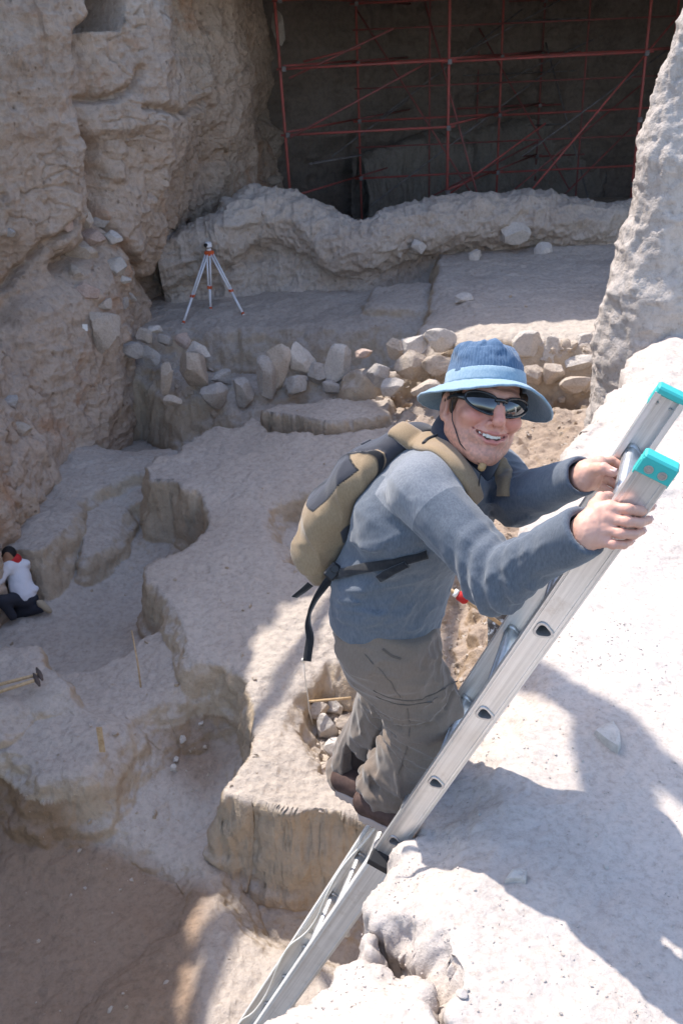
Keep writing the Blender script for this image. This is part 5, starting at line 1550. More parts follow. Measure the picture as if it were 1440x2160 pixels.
def free_strip(pts, wid, facing, thick=.002):
    m = MB(); V_ = []
    s = np.r_[0, np.cumsum([np.linalg.norm(b - a) for a, b in zip(pts[:-1], pts[1:])])]; u = np.linspace(0, s[-1], 40)
    A = np.array(pts); Q = np.stack([np.interp(u, s, A[:, k]) for k in range(3)], -1)
    k = np.hanning(9)[1:-1]; k /= k.sum(); pad = np.pad(Q, ((4, 4), (0, 0)), 'edge'); Q = np.stack([np.convolve(pad[:, c], k, 'same')[4:-4] for c in range(3)], -1)
    for i in range(40):
        t = nrm(Q[min(i + 1, 39)] - Q[max(i - 1, 0)]); fa = np.interp(i / 39, np.linspace(0, 1, len(facing)), facing)
        n0 = nrm(-_F - t * (-_F @ t)); b0 = np.cross(t, n0)
        b = b0 * math.cos(fa) + n0 * math.sin(fa); nn = np.cross(b, t)
        V_ += [Q[i] - b * wid / 2 + nn * thick / 2, Q[i] + b * wid / 2 + nn * thick / 2, Q[i] + b * wid / 2 - nn * thick / 2, Q[i] - b * wid / 2 - nn * thick / 2]
    m.add(V_, [(i * 4 + k, i * 4 + (k + 1) % 4, i * 4 + 4 + (k + 1) % 4, i * 4 + 4 + k) for i in range(39) for k in range(4)] + [(0, 1, 2, 3), (156, 157, 158, 159)])
    return m
zb = 2.24
m = free_strip([pz(716, 1196, 2.20), pz(694, 1222, zb), pz(668, 1258, zb), pz(653, 1288, zb), pz(648, 1318, zb), pz(655, 1345, zb), pz(650, 1372, zb), pz(647, 1398, zb)], .021, [0, .1, .4, .9, 1.2, .6, .1, 0])
put('hanging_strap', m.mesh('hanging_strap', True), M_WEB, bp)
m = free_strip([pz(655, 1232, 2.3), pz(640, 1245, 2.32), pz(620, 1260, 2.34)], .018, [.3, .6, .9])
put('strap_end', m.mesh('strap_end', True), M_WEB, bp)
m = MB(); c = pz(702, 1205, 2.19); ax = nrm(pz(716, 1190, 2.19) - pz(688, 1222, 2.19)); sd = nrm(np.cross(ax, _F))
m.box(c, ax * .021, sd * .015, _F * .006, .004); m.tube([c - _F * .006 + ax * .008, c - _F * .010 + ax * .008], [.011, .009], 16)
put('buckle', m.mesh('buckle'), M_BLACK, bp)

# seams and pocket details on the trousers
M_SEAM = cloth('dark seam', (.095, .074, .057), (.12, .093, .072), 320)
for nm_, pts_, w_ in [('zip_seam', [(782, 1452), (810, 1468), (850, 1478), (900, 1470), (940, 1448), (958, 1430)], .0035), ('pocket_flap', [(790, 1466), (830, 1484), (880, 1484), (925, 1470)], .0022),
                      ('side_seam', [(768, 1378), (800, 1410), (826, 1440), (846, 1474)], .0018), ('pocket_edge', [(806, 1368), (826, 1384), (846, 1390)], .006),
                      ('side_seam', [(858, 1490), (866, 1530), (858, 1580), (835, 1640)], .0018)]:
    m = strip(trousers, pts_, 2.0, 3.0, w_, .0012, .0008, n=30)
    put(nm_, m.mesh(nm_, True), M_SEAM, o_tr)
# ------------------------------------------------------------------ crouching worker
t_ = NT('white sweatshirt'); p_ = t_.pos(); M_WHITE = t_.done((.62, .60, .62), t_.bump(t_.noise(p_, 14, 4), .4, .02), .9, 0, .1)
t_ = NT('dark work trousers'); M_DARK = t_.done((.035, .036, .045), None, .9, 0, .1)
t_ = NT('black hair'); M_HAIR = t_.done((.012, .010, .010), None, .7)
t_ = NT('red cloth'); M_REDC = t_.done((.45, .03, .03), None, .9)
t_ = NT('brown skin'); M_SKIN2 = t_.done((.28, .15, .09), None, .6)
t_ = NT('tan boot'); M_BOOT = t_.done((.36, .29, .20), None, .85)
zc = 11.9
g0 = surf_at('pit', 60, 1300); zc = float((g0 - CAM) @ _F) - .05
Z = lambda x, y, dz=0: pz(x, y, zc + dz)
w1 = empty('person', Z(60, 1300), 'crouching worker in white hooded sweatshirt and dark trousers on the pit floor', 'person')
sA, sB, hipc, nk = Z(18, 1196, -.05), Z(50, 1194, .22), Z(52, 1258, .05), Z(33, 1186, .1)
def hood(P):
    d = cap_(P, hipc, (sA + sB) / 2 + V(0, 0, -.05), .17, .16)
    d = smin(d, cap_(P, sA, sB, .09, .09), .07)
    d = smin(d, cap_(P, sA, Z(0, 1222, -.18), .075, .065), .05); d = smin(d, cap_(P, Z(0, 1222, -.18), Z(-12, 1240, -.35), .062, .05), .04)
    d = smin(d, cap_(P, sB, Z(20, 1225, .4), .075, .06), .05)
    d = smin(d, ell_(P, Z(47, 1190, .12), np.eye(3), (.12, .10, .06)), .03)
    d = smin(d, ell_(P, Z(68, 1243, .05), np.eye(3), (.10, .08, .06)), .04)
    d = d + .012 * ridged(P * 7, 2, 5)
    return smax(d, (Z(50, 1265)[2] - P[:, 2]), .02)
v, f = surf(hood, *bbox([sA, sB, hipc, Z(-12, 1240, -.35)], .28), .017); o = put('sweatshirt', make_mesh('sweatshirt', v, f), M_WHITE, w1)
def tr2(P):
    hp_ = Z(52, 1262, .05)
    d = ell_(P, Z(54, 1264, .05), np.eye(3), (.17, .15, .13))
    kn = Z(5, 1268, -.25); d = smin(d, cap_(P, hp_, kn, .11, .085), .06); d = smin(d, cap_(P, kn, Z(28, 1300, -.15), .08, .06), .03)
    k2 = Z(35, 1296, .1); d = smin(d, cap_(P, Z(62, 1268, .05), k2, .11, .085), .05); d = smin(d, cap_(P, k2, Z(88, 1284, -.02), .078, .06), .04)
    return d + .008 * ridged(P * 8, 2, 3)
v, f = surf(tr2, *bbox([Z(52, 1262), Z(5, 1268, -.25), Z(88, 1284), Z(28, 1300)], .2), .017); put('trousers', make_mesh('trousers', v, f), M_DARK, w1)
bt = lambda P: smin(ell_(P, Z(94, 1280, -.02), np.array([nrm(V(.6, 0, -.7)), V(0, 1, 0), nrm(V(.7, 0, .6))]), (.13, .055, .045)), ell_(P, Z(88, 1274, -.02), np.eye(3), (.05, .05, .05)), .03)
v, f = surf(bt, *bbox([Z(94, 1280)], .2), .012); put('boot', make_mesh('boot', v, f), M_BOOT, w1)
def hd2(P):
    d = ell_(P, Z(20, 1172, -.0), np.eye(3), (.085, .10, .115)); d = smin(d, cap_(P, Z(24, 1180, .03), nk, .055, .065), .03)
    h = chain(P, [nk, sA, Z(0, 1222, -.18), Z(-12, 1241, -.35), Z(-16, 1250, -.42)], [.05, .045, .035, .04, .03], .02)
    return smin(smin(d, ell_(P, Z(14, 1182, -.02), np.eye(3), (.06, .08, .06)), .03), h, .02)
v, f = surf(hd2, *bbox([Z(20, 1172), Z(-16, 1250, -.42)], .16), .012); put('body', make_mesh('body', v, f), M_SKIN2, w1)
hr = lambda P: smax(ell_(P, Z(20, 1169, .01), np.eye(3), (.098, .108, .115)), -ell_(P, Z(8, 1188, -.14), np.eye(3), (.1, .1, .09)), .01)
v, f = surf(hr, *bbox([Z(20, 1172)], .16), .011); put('hair', make_mesh('hair', v, f), M_HAIR, w1)
rc = lambda P: np.abs(cap_(P, Z(22, 1183, .02), Z(32, 1181, .05), .078, .078)) - .014
v, f = surf(rc, *bbox([Z(27, 1182)], .15), .011); put('neckerchief', make_mesh('neckerchief', v, f), M_REDC, w1)

# second worker bent over behind the ladder
g1 = surf_at('pit', 1035, 1440); z2 = float((g1 - CAM) @ _F)
Z2 = lambda x, y, dz=0: pz(x, y, z2 + dz)
sc2 = FPX / z2
w2 = empty('person', Z2(1035, 1440), 'worker in paint spattered dark trousers bent over behind the ladder', 'person')
t_ = NT('spattered trousers'); p_ = t_.pos(); n_ = t_.noise(p_, 9, 6, .7)
M_SPAT = t_.done(t_.ramp(n_, [(.58, (.09, .085, .085)), (.63, (.55, .6, .66))]), None, .9)
def tr3(P):
    hp_ = Z2(1082, 1222, -.1)
    a = smin(cap_(P, hp_, Z2(1048, 1310, -.12), .10, .085), cap_(P, Z2(1048, 1310, -.12), Z2(1037, 1425, -.02), .08, .065), .04)
    b = smin(cap_(P, hp_ + V(.12, .1, 0), Z2(1098, 1320, .1), .10, .085), cap_(P, Z2(1098, 1320, .1), Z2(1092, 1420, .1), .08, .065), .04)
    return smin(a, b, .03) + .008 * ridged(P * 7, 2, 3)
v, f = surf(tr3, *bbox([Z2(1082, 1222), Z2(1037, 1425), Z2(1098, 1320, .1)], .2), .015); put('trousers', make_mesh('trousers', v, f), M_SPAT, w2)
def up3(P):
    d = cap_(P, Z2(1090, 1216, -.05), Z2(1150, 1222, -.1), .12, .14); d = smin(d, cap_(P, Z2(1150, 1222, -.2), Z2(1130, 1270, -.3), .06, .05), .04)
    return d
v, f = surf(up3, *bbox([Z2(1090, 1216), Z2(1150, 1222), Z2(1130, 1270, -.3)], .22), .016); put('shirt', make_mesh('shirt', v, f), M_DARK, w2)
def hd3(P):
    d = ell_(P, Z2(1178, 1225, -.15), np.eye(3), (.10, .09, .11)); d = smin(d, cap_(P, Z2(1178, 1225, -.15), Z2(1155, 1222, -.1), .06, .06), .03)
    return smin(d, chain(P, [Z2(1155, 1222, -.1), Z2(1150, 1222, -.2), Z2(1130, 1270, -.3), Z2(1100, 1300, -.4)], [.05, .04, .04, .035], .02), .02)
v, f = surf(hd3, *bbox([Z2(1178, 1225, -.15), Z2(1100, 1300, -.4)], .15), .013); put('body', make_mesh('body', v, f), M_SKIN2, w2)
bt3 = lambda P: np.minimum(cap_(P, Z2(1037, 1430, 0), Z2(1030, 1440, -.2), .055, .045), cap_(P, Z2(1092, 1425, .1), Z2(1086, 1436, -.1), .055, .045))
v, f = surf(bt3, *bbox([Z2(1037, 1430), Z2(1092, 1430), Z2(1030, 1440, -.2)], .1), .013); put('boots', make_mesh('boots', v, f), M_BOOT, w2)
t_ = NT('pale wood'); M_WOODP = t_.done(t_.ramp(t_.noise(t_.pos((3, 3, 3)), 9, 5), [(.3, (.34, .22, .11)), (.7, (.55, .40, .24))]), None, .7)
m = MB(); m.tube([Z2(925, 1228, -.75), Z2(1000, 1278, -.72), Z2(1105, 1352, -.7)], .017, 10)
pole = put('wooden_pole', m.mesh('wooden_pole', True), M_WOODP, base=Z2(1105, 1352, -.7)); tag(pole, 'long wooden pole with a red and white mark held by the bent worker', 'pole')
m = MB(); a, b = Z2(964, 1253, -.74), Z2(985, 1268, -.735); m.tube([a, a * .8 + b * .2, a * .2 + b * .8, b], [.030, .045, .045, .030], 14)
put('red_band', m.mesh('red_band', True), M_REDC, pole)
m = MB(); a, b = Z2(957, 1249, -.74), Z2(964, 1253, -.74); m.tube([a, b], [.034, .038], 14)
put('white_band', m.mesh('white_band', True), M_LABEL, pole)

# ------------------------------------------------------------------ surveying tripod and level
t_ = NT('orange fittings'); M_OR = t_.done((.55, .10, .03), None, .5)
t_ = NT('silver leg'); M_SIL = t_.done((.74, .75, .78), None, .4, .15)
t_ = NT('shaded leg'); M_SIL2 = M_SIL
ft = [surf_at('pit', x, y) for x, y in ((385, 684), (443, 652), (513, 665))]
zt = np.mean([(q - CAM) @ _F for q in ft]); top = pz(441, 528, zt)
tri = empty('survey_tripod', np.mean(ft, 0), 'silver surveying tripod with orange fittings on the far terrace', 'tripod')
m = MB(); m.tube([top - V(0, 0, .05), top - V(0, 0, .02), top], [.07, .085, .06], 16); put('tripod_head', m.mesh('tripod_head', True), M_OR, tri)
for q in ft:
    o_ = nrm(V(q[0] - top[0], q[1] - top[1], 0)); a = top + o_ * .07 - V(0, 0, .05); d = q - a; mid = a + d * .60; s_ = nrm(np.cross(o_, [0, 0, 1]))
    m = MB()
    for e in (-1, 1): m.tube([a + s_ * e * .030, mid + s_ * e * .026], .018, 8)
    m.tube([mid - d * .04, q - d * .0], .025, 8)
    leg_o = put('leg', m.mesh('leg', True), M_SIL, tri)
    m = MB(); m.box(a, s_ * .05, o_ * .03, V(0, 0, .045), .01); put('hinge', m.mesh('hinge'), M_OR, leg_o)
    m = MB(); m.box(mid, s_ * .045, o_ * .03, nrm(d) * .03, .008); put('clamp', m.mesh('clamp'), M_OR, leg_o)
    m = MB(); m.tube([q - d * .045, q - d * .02, q], [.028, .03, .008], 10); put('foot', m.mesh('foot', True), M_OR, leg_o)
lv = top + V(0, 0, .0)
t_ = NT('white paint'); M_WP = t_.done((.75, .75, .76), None, .35)
m = MB(); m.tube([lv, lv + V(0, 0, .05)], [.05, .045], 14); m.box(lv + V(0, 0, .11), V(.055, .02, 0), V(-.02, .075, 0), V(0, 0, .05), .015)
lev = put('survey_level', m.mesh('survey_level'), M_WP, base=lv); tag(lev, 'small white surveying level mounted on the tripod', 'survey level')
m = MB(); m.tube([lv + V(-.03, -.07, .12), lv + V(-.045, -.115, .12)], [.032, .036], 14); put('telescope', m.mesh('telescope', True), M_BLACK, lev)
m = MB(); m.tube([lv + V(0, 0, .045), lv + V(0, 0, .06)], [.058, .058], 14); put('circle_ring', m.mesh('circle_ring', True), M_BLACK, lev)

# ------------------------------------------------------------------ scaffolding
def paint(name, a, b):
    t = NT(name); p = t.pos(); n = t.noise(p, 5, 6, .7); return t.done(t.ramp(n, [(.4, a), (.62, b)]), t.bump(t.noise(p, 60, 4), .3, .003), .6, 0, .3)
M_SRED = paint('red paint', (.42, .10, .085), (.28, .095, .08)); M_SGREY = paint('galvanised tube', (.22, .21, .21), (.14, .12, .115))
M_SRED2 = paint('worn red paint', (.32, .10, .09), (.20, .10, .09))
zs = 20.0
base0 = pz(946, 155, zs); sa = empty('scaffolding', (base0[0], base0[1], -2.2), 'tall red tube scaffolding frame in the dark chamber at the back', 'scaffolding')
bx = V(1.75, 3.3, 0); colX = [-.85, 2.8, 7.15]; lifts = [-1.35, 0.05, 1.40, 2.72, 4.0]
rows = []
for r in range(4):
    row = []
    for cx in colX:
        p = V(cx, base0[1], 0) + bx * r * (1.0); row.append(p)
    rows.append(row)
def tb(name, a, b, rad, mat):
    m = MB(); m.tube([a, b], rad, 8); return put(name, m.mesh(name, True), mat, sa)
for r, row in enumerate(rows):
    for i, p in enumerate(row):
        if r == 3 and i == 2: continue
        u = tb('pole', V(p[0], p[1], -2.6), V(p[0] - .0 - (.12 if (r == 0 and i == 0) else 0), p[1], 3.7), .034 if r == 0 else .028, M_SRED if r < 2 else M_SRED2)
        for h in lifts[:4]:
            m = MB(); m.box(V(p[0] + .01, p[1] - .03, h), V(.05, 0, 0), V(0, .05, 0), V(0, 0, .055), .01)
            put('coupler', m.mesh('coupler'), M_SGREY, u)
    for i in range(2):
        for k, h in enumerate(lifts[:4]):
            if r == 0 and k == 0: continue
            if r == 0 and i == 1 and k == 1: continue
            a, b = row[i], row[i + 1]
            tb('ledger', V(a[0] - .15, a[1] - .05, h), V(b[0] + .15, b[1] - .05, h + .03), .026, [M_SRED, M_SRED, M_SRED2, M_SGREY][r])
for r in (1, 2, 3):
    for i in range(2):
        for h in (-.68, .72, 2.05): tb('ledger', V(rows[r][i][0] - .1, rows[r][i][1] - .05, h + .1 * r), V(rows[r][i + 1][0] + .1, rows[r][i + 1][1] - .05, h + .1 * r), .02, [0, M_SRED2, M_SGREY, M_SRED2][r])
for i in range(3):
    for r in range(3):
        for k, h in enumerate(lifts[:4]):
            if i == 2 and k != 2: continue
            a, b = rows[r][i], rows[r + 1][i]
            tb('transom', V(a[0], a[1], h + .06), V(b[0], b[1], h + .06), .024, M_SRED2 if r else M_SRED)
for q, mt in (((.98, 1.0), M_SRED2), ((4.95, 1.0), M_SRED2), ((.98, 2.0), M_SRED2), ((4.95, 2.0), M_SGREY), ((4.95, 3.0), M_SGREY)):
    p = V(q[0], base0[1], 0) + bx * q[1]; tb('pole', V(p[0], p[1], -2.6), V(p[0], p[1], 3.3), .024, mt)
y0 = base0[1] - .06
def onf(px, py, z): return pz(px, py, z)
for (a, b, z, mt) in [((1112, 411), (1432, 30), 20.4, M_SRED), ((896, 5), (1007, 414), 21.5, M_SRED2), ((752, 20), (1001, 420), 22.5, M_SRED2), ((780, 435), (1180, 130), 23.5, M_SGREY),
                      ((946, 410), (1150, 260), 22, M_SRED), ((610, 165), (830, 60), 20.3, M_SRED2), ((612, 290), (905, 130), 20.4, M_SRED2), ((1180, 0), (1000, 100), 24, M_SGREY), ((1060, 420), (1350, 180), 24, M_SRED2), ((1010, 60), (1200, 400), 25, M_SRED2), ((1100, 330), (1420, 95), 23, M_SGREY), ((800, 250), (1100, 20), 24.6, M_SGREY), ((880, 430), (1130, 300), 25.2, M_SRED2), ((1180, 420), (1330, 270), 24.4, M_SRED2), ((640, 130), (760, 100), 21.2, M_SRED), ((1000, 200), (1300, 60), 25.5, M_SGREY), ((700, 330), (860, 210), 23.8, M_SGREY), ((1150, 90), (1240, 420), 25.5, M_SGREY)]:
    tb('brace', pz(*a, z), pz(*b, z), .024, mt)
m = MB(); m.tube([pz(655, 345, 21), pz(762, 327, 22.5)], .05, 6, ell=((0, 0, 1), .5, 1.3)); put('board', m.mesh('board'), M_SGREY, sa)
# rubble walls inside the chamber
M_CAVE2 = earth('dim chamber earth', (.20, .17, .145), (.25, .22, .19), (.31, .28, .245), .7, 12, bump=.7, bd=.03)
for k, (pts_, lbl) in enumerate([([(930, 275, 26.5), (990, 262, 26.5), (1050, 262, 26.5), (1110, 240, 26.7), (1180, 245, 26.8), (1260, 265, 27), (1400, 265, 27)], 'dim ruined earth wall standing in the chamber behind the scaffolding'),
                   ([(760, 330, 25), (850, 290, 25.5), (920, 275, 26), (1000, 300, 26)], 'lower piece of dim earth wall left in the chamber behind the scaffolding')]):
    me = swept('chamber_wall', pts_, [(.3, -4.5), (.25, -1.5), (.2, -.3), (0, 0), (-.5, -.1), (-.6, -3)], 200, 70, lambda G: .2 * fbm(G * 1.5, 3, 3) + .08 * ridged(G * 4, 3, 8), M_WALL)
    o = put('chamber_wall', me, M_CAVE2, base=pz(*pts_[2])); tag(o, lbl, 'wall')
# ------------------------------------------------------------------ small things on the ground and in the cliff
import random
def stone_on(key, px, py, wpx, hpx, label, rot=0.0, mat=0, group=None, depth=.8, out=.25, sub=4, seed=None, name='stone', cat='stone'):
    g = surf_at(key, px, py); z = float((g - CAM) @ _F)
    k = z / FPX * .5 * (wpx + hpx) * .5
    return stone(px, py, z - k * out, wpx, hpx, label, rot, mat, seed, depth, 0, group, name, sub, cat)
CG = 'stones embedded in the cliff'
cl = [
    (218, 690, 80, 100, 15, 1, 'biggest boulder bulging from the cliff foot right of the white tag', .12),
    (175, 535, 78, 52, -15, 1, 'long tilted block in the cliff pile below the orange streak'),
    (192, 500, 62, 40, 8, 3, 'pinkish block in the cliff pile above the long tilted block'),
    (238, 500, 46, 34, -10, 0, 'pale block at the right of the cliff pile top'),
    (245, 560, 60, 44, 5, 0, 'rounded pale stone in the middle of the cliff pile'),
    (180, 612, 56, 40, -12, 3, 'reddish stone low on the left side of the cliff pile'),
    (215, 470, 40, 30, 20, 2, 'grey stone near the top of the cliff pile'),
    (182, 462, 34, 42, 0, 1, 'upright stone at the top left of the cliff pile'),
    (262, 590, 28, 22, 0, 0, 'small stone right of the rounded pale one in the cliff pile'),
    (276, 627, 26, 22, 0, 0, 'smallest pale stone at the lower right of the cliff pile'),
    (222, 640, 40, 26, 10, 1, 'flat stone just above the biggest cliff boulder'),
    (260, 640, 30, 30, 0, 2, 'grey stone at the right above the biggest cliff boulder'),
    (140, 470, 26, 40, 10, 3, 'narrow orange brown stone left of the cliff pile'),
    (160, 575, 42, 26, -30, 1, 'thin tilted stone on the left of the cliff pile'),
    (588, 60, 26, 60, 5, 0, 'tall knob of stone high on the cliff beside the red scaffold pole'),
    (590, 135, 34, 40, 0, 0, 'rounded knob of stone on the cliff beside the red scaffold pole'),
    (570, 380, 40, 26, 0, 1, 'stone poking out of the cliff just above the low mud wall'),
    (20, 490, 30, 18, -15, 2, 'small grey stone near the left picture edge in the cliff'),
    (20, 850, 44, 36, 0, 2, 'grey stone at the cliff foot by the left picture edge'),
    (40, 905, 60, 30, -20, 1, 'half buried stone at the cliff foot left of the round bowl'),
]
for q in cl:
    px, py, w_, h_, r, m_, lb = q[:7]; stone_on('cliff', px, py, w_, h_, lb, r, m_, CG, out=q[7] if len(q) > 7 else .1)
wl = [(883, 520, 36, 34, 'pale round stone in the face of the low mud wall'), (1000, 540, 34, 26, 'grey stone in the mud wall face right of the pale round one'), (1085, 490, 60, 44, 'wide stone showing in the mud wall face'),
      (1150, 530, 44, 36, 'stone at the foot of the mud wall below the wide one'), (980, 630, 40, 24, 'small rounded stone lying on the right back slab')]
for px, py, w_, h_, lb in wl: stone(px, py, {883: 18.25, 1000: 18.3, 1085: 18.55, 1150: 18.6}.get(px, float((surf_at('pit', px, py) - CAM) @ _F)), w_, h_, lb, 0, 0, group='stones in the mud wall')
hl_ = [(688, 1536, 54, 60, 0, 0, 'round pale stone in the hollow left of the trousers'), (708, 1492, 40, 32, 0, 0, 'small round stone at the back of the hollow'), (672, 1498, 50, 40, 12, 1, 'flat stone under the wooden stick in the hollow'),
       (712, 1578, 60, 56, -10, 0, 'larger stone in the hollow touching the trouser leg'), (700, 1618, 46, 40, 20, 1, 'lowest stone in the hollow above the shoes'), (735, 1530, 50, 50, 0, 1, 'stone half hidden behind the trouser leg in the hollow')]
for px, py, w_, h_, r, m_, lb in hl_: stone_on('pit', px, py, w_, h_, lb, r, m_, 'stones in the hollow', out=1.0)
pt = [(385, 1560, 16, 14), (367, 1620, 16, 20), (372, 1600, 12, 10), (425, 1525, 10, 8)]
for (px, py, w_, h_), lb in zip(pt, ['small stone on the hollow floor in the lower left pit', 'pale stone lowest on the lower left pit floor', 'tiny stone above the pale one on the lower left pit floor', 'tiny stone in the dark back of the lower left pit']):
    stone_on('pit', px, py, w_, h_, lb, 0, 0, 'small stones in the lower left pit', out=.8)
# stones and sherds on the ledge
def flat_stone(px, py, outline, h, label, mat, name='sherd', cat='sherd', sink=.9):
    g = surf_at('ledge', px, py, 4) + V(0, 0, .007)
    pts = [pl(x, y, g[2]) for x, y in outline]; c = np.mean(pts, 0); m = MB(); n = len(pts)
    lay = []
    for s_, z_ in ((1.03, -h * sink), (1.0, h * .3), (.93, h * .85), (.6, h * 1.0)): lay += [c + (p - c) * s_ + V(0, 0, z_ + .12 * h * math.sin(i * 2.1 + s_ * 9)) for i, p in enumerate(pts)]
    m.add(lay, [(k * n + i, k * n + (i + 1) % n, (k + 1) * n + (i + 1) % n, (k + 1) * n + i) for k in range(3) for i in range(n)] + [tuple(range(3 * n, 4 * n))])
    o = put(name, m.mesh(name), mat, base=c); return tag(o, label, cat)
flat_stone(1088, 1850, [(1064, 1860), (1078, 1838), (1096, 1836), (1111, 1845), (1108, 1863), (1086, 1858)], .012, 'flat grey pottery sherd lying at the lower edge of the shadow', M_STONES[0])
flat_stone(1280, 1555, [(1252, 1548), (1272, 1532), (1292, 1527), (1306, 1550), (1308, 1572), (1302, 1582), (1280, 1570)], .016, 'flat pale stone lying in the shadow beside the ladder', M_STONES[0], 'stone', 'stone')
rnd = random.Random(4)
lg = [(1172, 1593, 8), (1255, 1762, 10), (1278, 1830, 12), (1026, 1592, 8), (1010, 1720, 9), (1245, 2080, 9), (1182, 2138, 9), (984, 2092, 12), (820, 1995, 14), (1040, 1560, 7), (1215, 1625, 7), (1395, 1735, 7)]
names_ = ['pebble in the shadow left of the flat pale stone', 'round pebble in the middle of the shadow', 'oblong pebble low in the middle of the shadow', 'pebble beside the second ladder hole', 'pebble near the sunlit lip by the ladder', 'pebble below the shadow near the lower right',
          'dark pebble near the bottom edge of the ledge', 'pebble in the crack debris', 'pebble on the near corner lump by the rail', 'tiny pebble by the ladder rail in the shadow', 'tiny pebble above the middle of the shadow', 'tiny pebble at the right edge of the shadow']
for (px, py, s_), lb in zip(lg, names_):
    g = surf_at('ledge', px, py, 4); z = float((g - CAM) @ _F); k = z / FPX * s_ * .5
    me = stone_mesh('pebble', g + V(0, 0, k * .4), [V(k, 0, 0), V(0, k * 1.1, 0), V(0, 0, k * .8)], px, 4); o = put('pebble', me, M_STONES[2 if 'dark' in lb else 0], base=g); tag(o, lb, 'pebble', 'pebbles on the ledge')
for i, (px, py, s_, lb) in enumerate([(955, 2050, 34, 'topmost broken clod in the ledge crack'), (940, 2085, 40, 'leftmost broken clod in the ledge crack'), (975, 2100, 30, 'right hand clod in the ledge crack'), (955, 2130, 34, 'lowest broken clod in the ledge crack')]):
    g = surf_at('ledge', px, py, 4); z = float((g - CAM) @ _F); k = z / FPX * s_ * .5
    me = stone_mesh('clod', g + V(0, 0, k * .3), [V(k, 0, .3 * k), V(0, k * 1.1, 0), V(-.2 * k, 0, k * .7)], px + 5, 4); o = put('clod', me, M_LEDGE, base=g); tag(o, lb, 'clod', 'clods in the ledge crack')
# gravel nobody could count
def scatter(name, pts, smin_, smax_, mat, seed):
    rs = np.random.RandomState(seed); import bmesh
    bm = bmesh.new(); bmesh.ops.create_icosphere(bm, subdivisions=1, radius=1); iv = np.array([x.co[:] for x in bm.verts]); iF = np.array([[q.index for q in x.verts] for x in bm.faces]); bm.free()
    n = len(pts); s = smin_ + (smax_ - smin_) * rs.rand(n) ** 4
    A = rs.normal(size=(n, 3, 3)); A, _ = np.linalg.qr(A)
    sc_ = np.stack([s, s * (.6 + .4 * rs.rand(n)), s * (.45 + .4 * rs.rand(n))], -1)
    jit = 1 + .25 * rs.normal(size=(n, len(iv), 1))
    Vx = np.einsum('nij,nvj->nvi', A, iv[None] * jit * sc_[:, None, :]) + pts[:, None, :]
    F = (iF[None] + (np.arange(n) * len(iv))[:, None, None]).reshape(-1, 3)
    me = make_mesh(name, Vx.reshape(-1, 3), F, False); o = put(name, me, mat); return tag(o, kind='stuff')
rs = np.random.RandomState(3)
def pick(G, key_poly, n, dens=None):
    Q = proj_all(G); k = (Q[:, 2] > .3) & (Q[:, 0] > -60) & (Q[:, 0] < 1500) & (Q[:, 1] > -60) & (Q[:, 1] < 2230)
    if key_poly is not None: k &= key_poly(G, Q)
    idx = np.where(k)[0]
    wgt = 1.0 / (Q[idx, 2] ** 0) * (1 if dens is None else dens(G[idx]))
    wgt = wgt / wgt.sum(); return G[rs.choice(idx, n, p=wgt)].astype(float)
g = pick(LEDGE_F, lambda G, Q: G[:, 2] > -.3, 5200, lambda G: .15 + np.clip(fbm(G * 2.2, 3, 9) * 3, 0, 1) + .6 * (np.abs(G[:, 2]) > .05))
o = scatter('ledge_gravel', g + V(0, 0, .0005), .0007, .0048, M_LEDGE, 5); o['label'] = 'fine pale gravel scattered on the ledge'; o['category'] = 'gravel'
g = pick(PIT_G, lambda G, Q: (Q[:, 2] < 19), 5200, lambda G: .10 + 6 * ((G[:, 0] > .9) & (G[:, 1] > 5) & (G[:, 1] < 15) & (G[:, 2] < -3)) + .5 * np.clip(fbm(G * .9, 3, 19) * 3, 0, 1))
o = scatter('pit_gravel', g, .006, .045, M_PIT, 6); o['label'] = 'loose gravel and crumbs of earth on the pit floors'; o['category'] = 'gravel'

def bandpick(poly_px, n, seed):
    Q = proj_all(PIT_G); rs2 = np.random.RandomState(seed)
    k = poly_sd(Q[:, 0], Q[:, 1], poly_px) > 0; k &= Q[:, 2] > 5
    idx = np.where(k)[0]; return PIT_G[rs2.choice(idx, n)].astype(float)
g = np.concatenate([bandpick([(240, 700), (330, 690), (520, 790), (540, 870), (420, 880), (250, 790)], 110, 1), bandpick([(540, 800), (760, 790), (760, 840), (560, 850)], 60, 2), bandpick([(780, 730), (1290, 715), (1290, 850), (800, 850)], 170, 3), bandpick([(640, 1480), (740, 1480), (740, 1640), (670, 1640)], 60, 4)])
o = scatter('rubble', g, .02, .10, M_STONES[1], 15); o['label'] = 'broken rubble and small stones packed between the stone rows'; o['category'] = 'rubble'
# tag, sticks, stake, twine, tools
g = surf_at('cliff', 180, 692); n = nrm(CAM - g); m = MB(); u = nrm(V(.12, 0, 1)); s_ = nrm(np.cross(u, n))
m.box(g + n * .06, s_ * .042, u * .058, n * .003); o = put('label_tag', m.mesh('label_tag'), M_LABEL, base=g); tag(o, 'small white paper tag pinned to the cliff left of the biggest boulder', 'tag')
g = surf_at('pit', 298, 1452); z = float((g - CAM) @ _F)
m = MB(); m.tube([g - V(0, 0, .1), pz(291, 1400, z), pz(278, 1330, z)], [.010, .010, .007], 8); o = put('stick', m.mesh('stick', True), M_WOODP, base=g); tag(o, 'thin brown stick standing upright on the sloping shelf', 'stick')
g = surf_at('pit', 214, 1590); z = float((g - CAM) @ _F) - .06
m = MB(); m.box(pz(213, 1560, z), V(.028, 0, 0), V(0, .006, 0), V(.0, .02, .14)); o = put('stake', m.mesh('stake'), M_WOODP, base=g); tag(o, 'short yellow wooden stake at the edge of the lower left lump', 'stake')
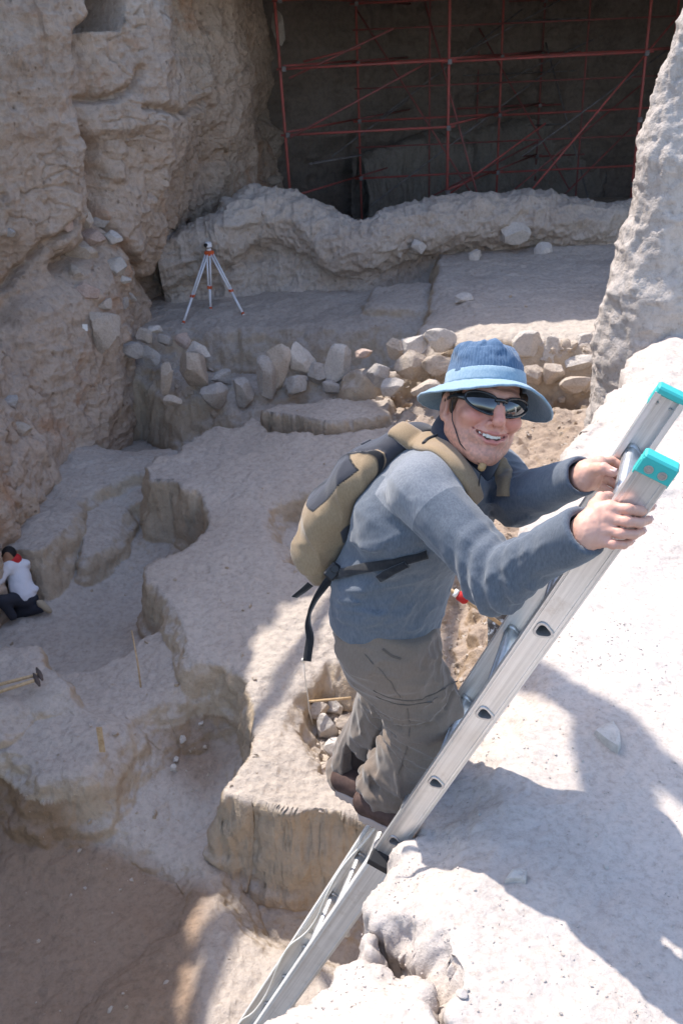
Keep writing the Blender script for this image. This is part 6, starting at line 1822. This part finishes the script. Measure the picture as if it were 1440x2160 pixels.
g = surf_at('pit', 690, 1478); z = float((surf_at('pit', 655, 1490) - CAM) @ _F) - .15
m = MB(); m.tube([pz(650, 1480, z), pz(740, 1472, z - .05)], .014, 8); o = put('stick', m.mesh('stick', True), M_WOODP, base=pz(650, 1480, z)); tag(o, 'pale round stick lying across the hollow beside the trousers', 'stick')
m = MB(); pts = [pz(640, 1395, z - .3), pz(643, 1425, z - .25), pz(650, 1475, z - .02), pz(652, 1500, z), pz(660, 1528, z + .1)]; m.tube(pts, .006, 6); m.tube([pts[0] + V(0, 0, .0), pts[0] + V(0, 0, .03)], .02, 8)
o = put('twine', m.mesh('twine', True), M_ROPE, base=pts[2]); tag(o, 'knotted twine running down past the stick in the hollow', 'twine')
M_IRON = paint('rusty iron', (.07, .055, .05), (.12, .08, .06))
for (a, b), lb in (([(-70, 1462), (84, 1422)], 'long handled pick lying furthest back on the left lump'), ([(-60, 1478), (78, 1434)], 'long handled pick lying in front of the other on the left lump')):
    A = surf_at('pit', 5, 1452 if 'furth' in lb else 1462) ; z = float((A - CAM) @ _F) - .07
    m = MB(); m.tube([pz(*a, z + .03), pz(*b, z)], .019, 8); o = put('pick', m.mesh('pick', True), M_WOODP, base=pz(*b, z)); tag(o, lb, 'pick', 'picks on the left lump')
    m = MB(); c = pz(*b, z); dx = nrm(V(.35, -.6, -.05)); m.tube([c - dx * .12, c - dx * .04, c + dx * .04, c + dx * .11], [.010, .026, .026, .012], 8); put('pick_head', m.mesh('pick_head', True), M_IRON, o)

# unseen frame added over the ledge: beam and board that cast its shadow
def up_(px, py, t): return pl(px, py, 0) + SUNV * t
fr = empty('shadow_frame', up_(1300, 1500, 4.6), 'unseen timber beam with a hanging board, added to shade the ledge', 'beam')
A_, B_ = up_(1150, 1432, 4.6), up_(1440, 1648, 4.6); D_ = nrm(B_ - A_)
m = MB(); s_ = nrm(np.cross(D_, SUNV)); m.box((A_ + B_) / 2 - D_ * 1.5, D_ * 5.2, s_ * .058, np.cross(D_, s_) * .05, .008)
put('beam', m.mesh('beam'), M_WOODP, fr)
m = MB(); q = [up_(x, y, 4.55) for x, y in ((1218, 1440), (1330, 1500), (1385, 1560), (1372, 1640), (1398, 1770), (1300, 1800), (1222, 1660), (1204, 1560))]
n_ = nrm(np.cross(q[2] - q[0], q[5] - q[0])) * .012
m.add([p + n_ for p in q] + [p - n_ for p in q], [tuple(range(8)), tuple(range(15, 7, -1))] + [(i, (i + 1) % 8, 8 + (i + 1) % 8, 8 + i) for i in range(8)])
put('board', m.mesh('board'), M_WOODP, fr)
for (a, b, l, wd_) in (((505, 1890), (415, 2165), -5.1, .10), ((665, 1350), (548, 1482), -4.15, .075), ((900, 850), (780, 905), -3.45, .09), ((885, 1345), (1010, 940), -3.6, .08)):  # unseen bars added up the sun's path to stripe the pit with shadow
    P_, Q_ = pl(*a, l) + SUNV * 12, pl(*b, l) + SUNV * 12; D_ = nrm(Q_ - P_); s_ = nrm(np.cross(D_, SUNV)); m = MB()
    m.box((P_ + Q_) / 2, D_ * 2.6, s_ * wd_, np.cross(D_, s_) * .06, .008); put('shadow_rafter', m.mesh('shadow_rafter'), M_WOODP, fr)
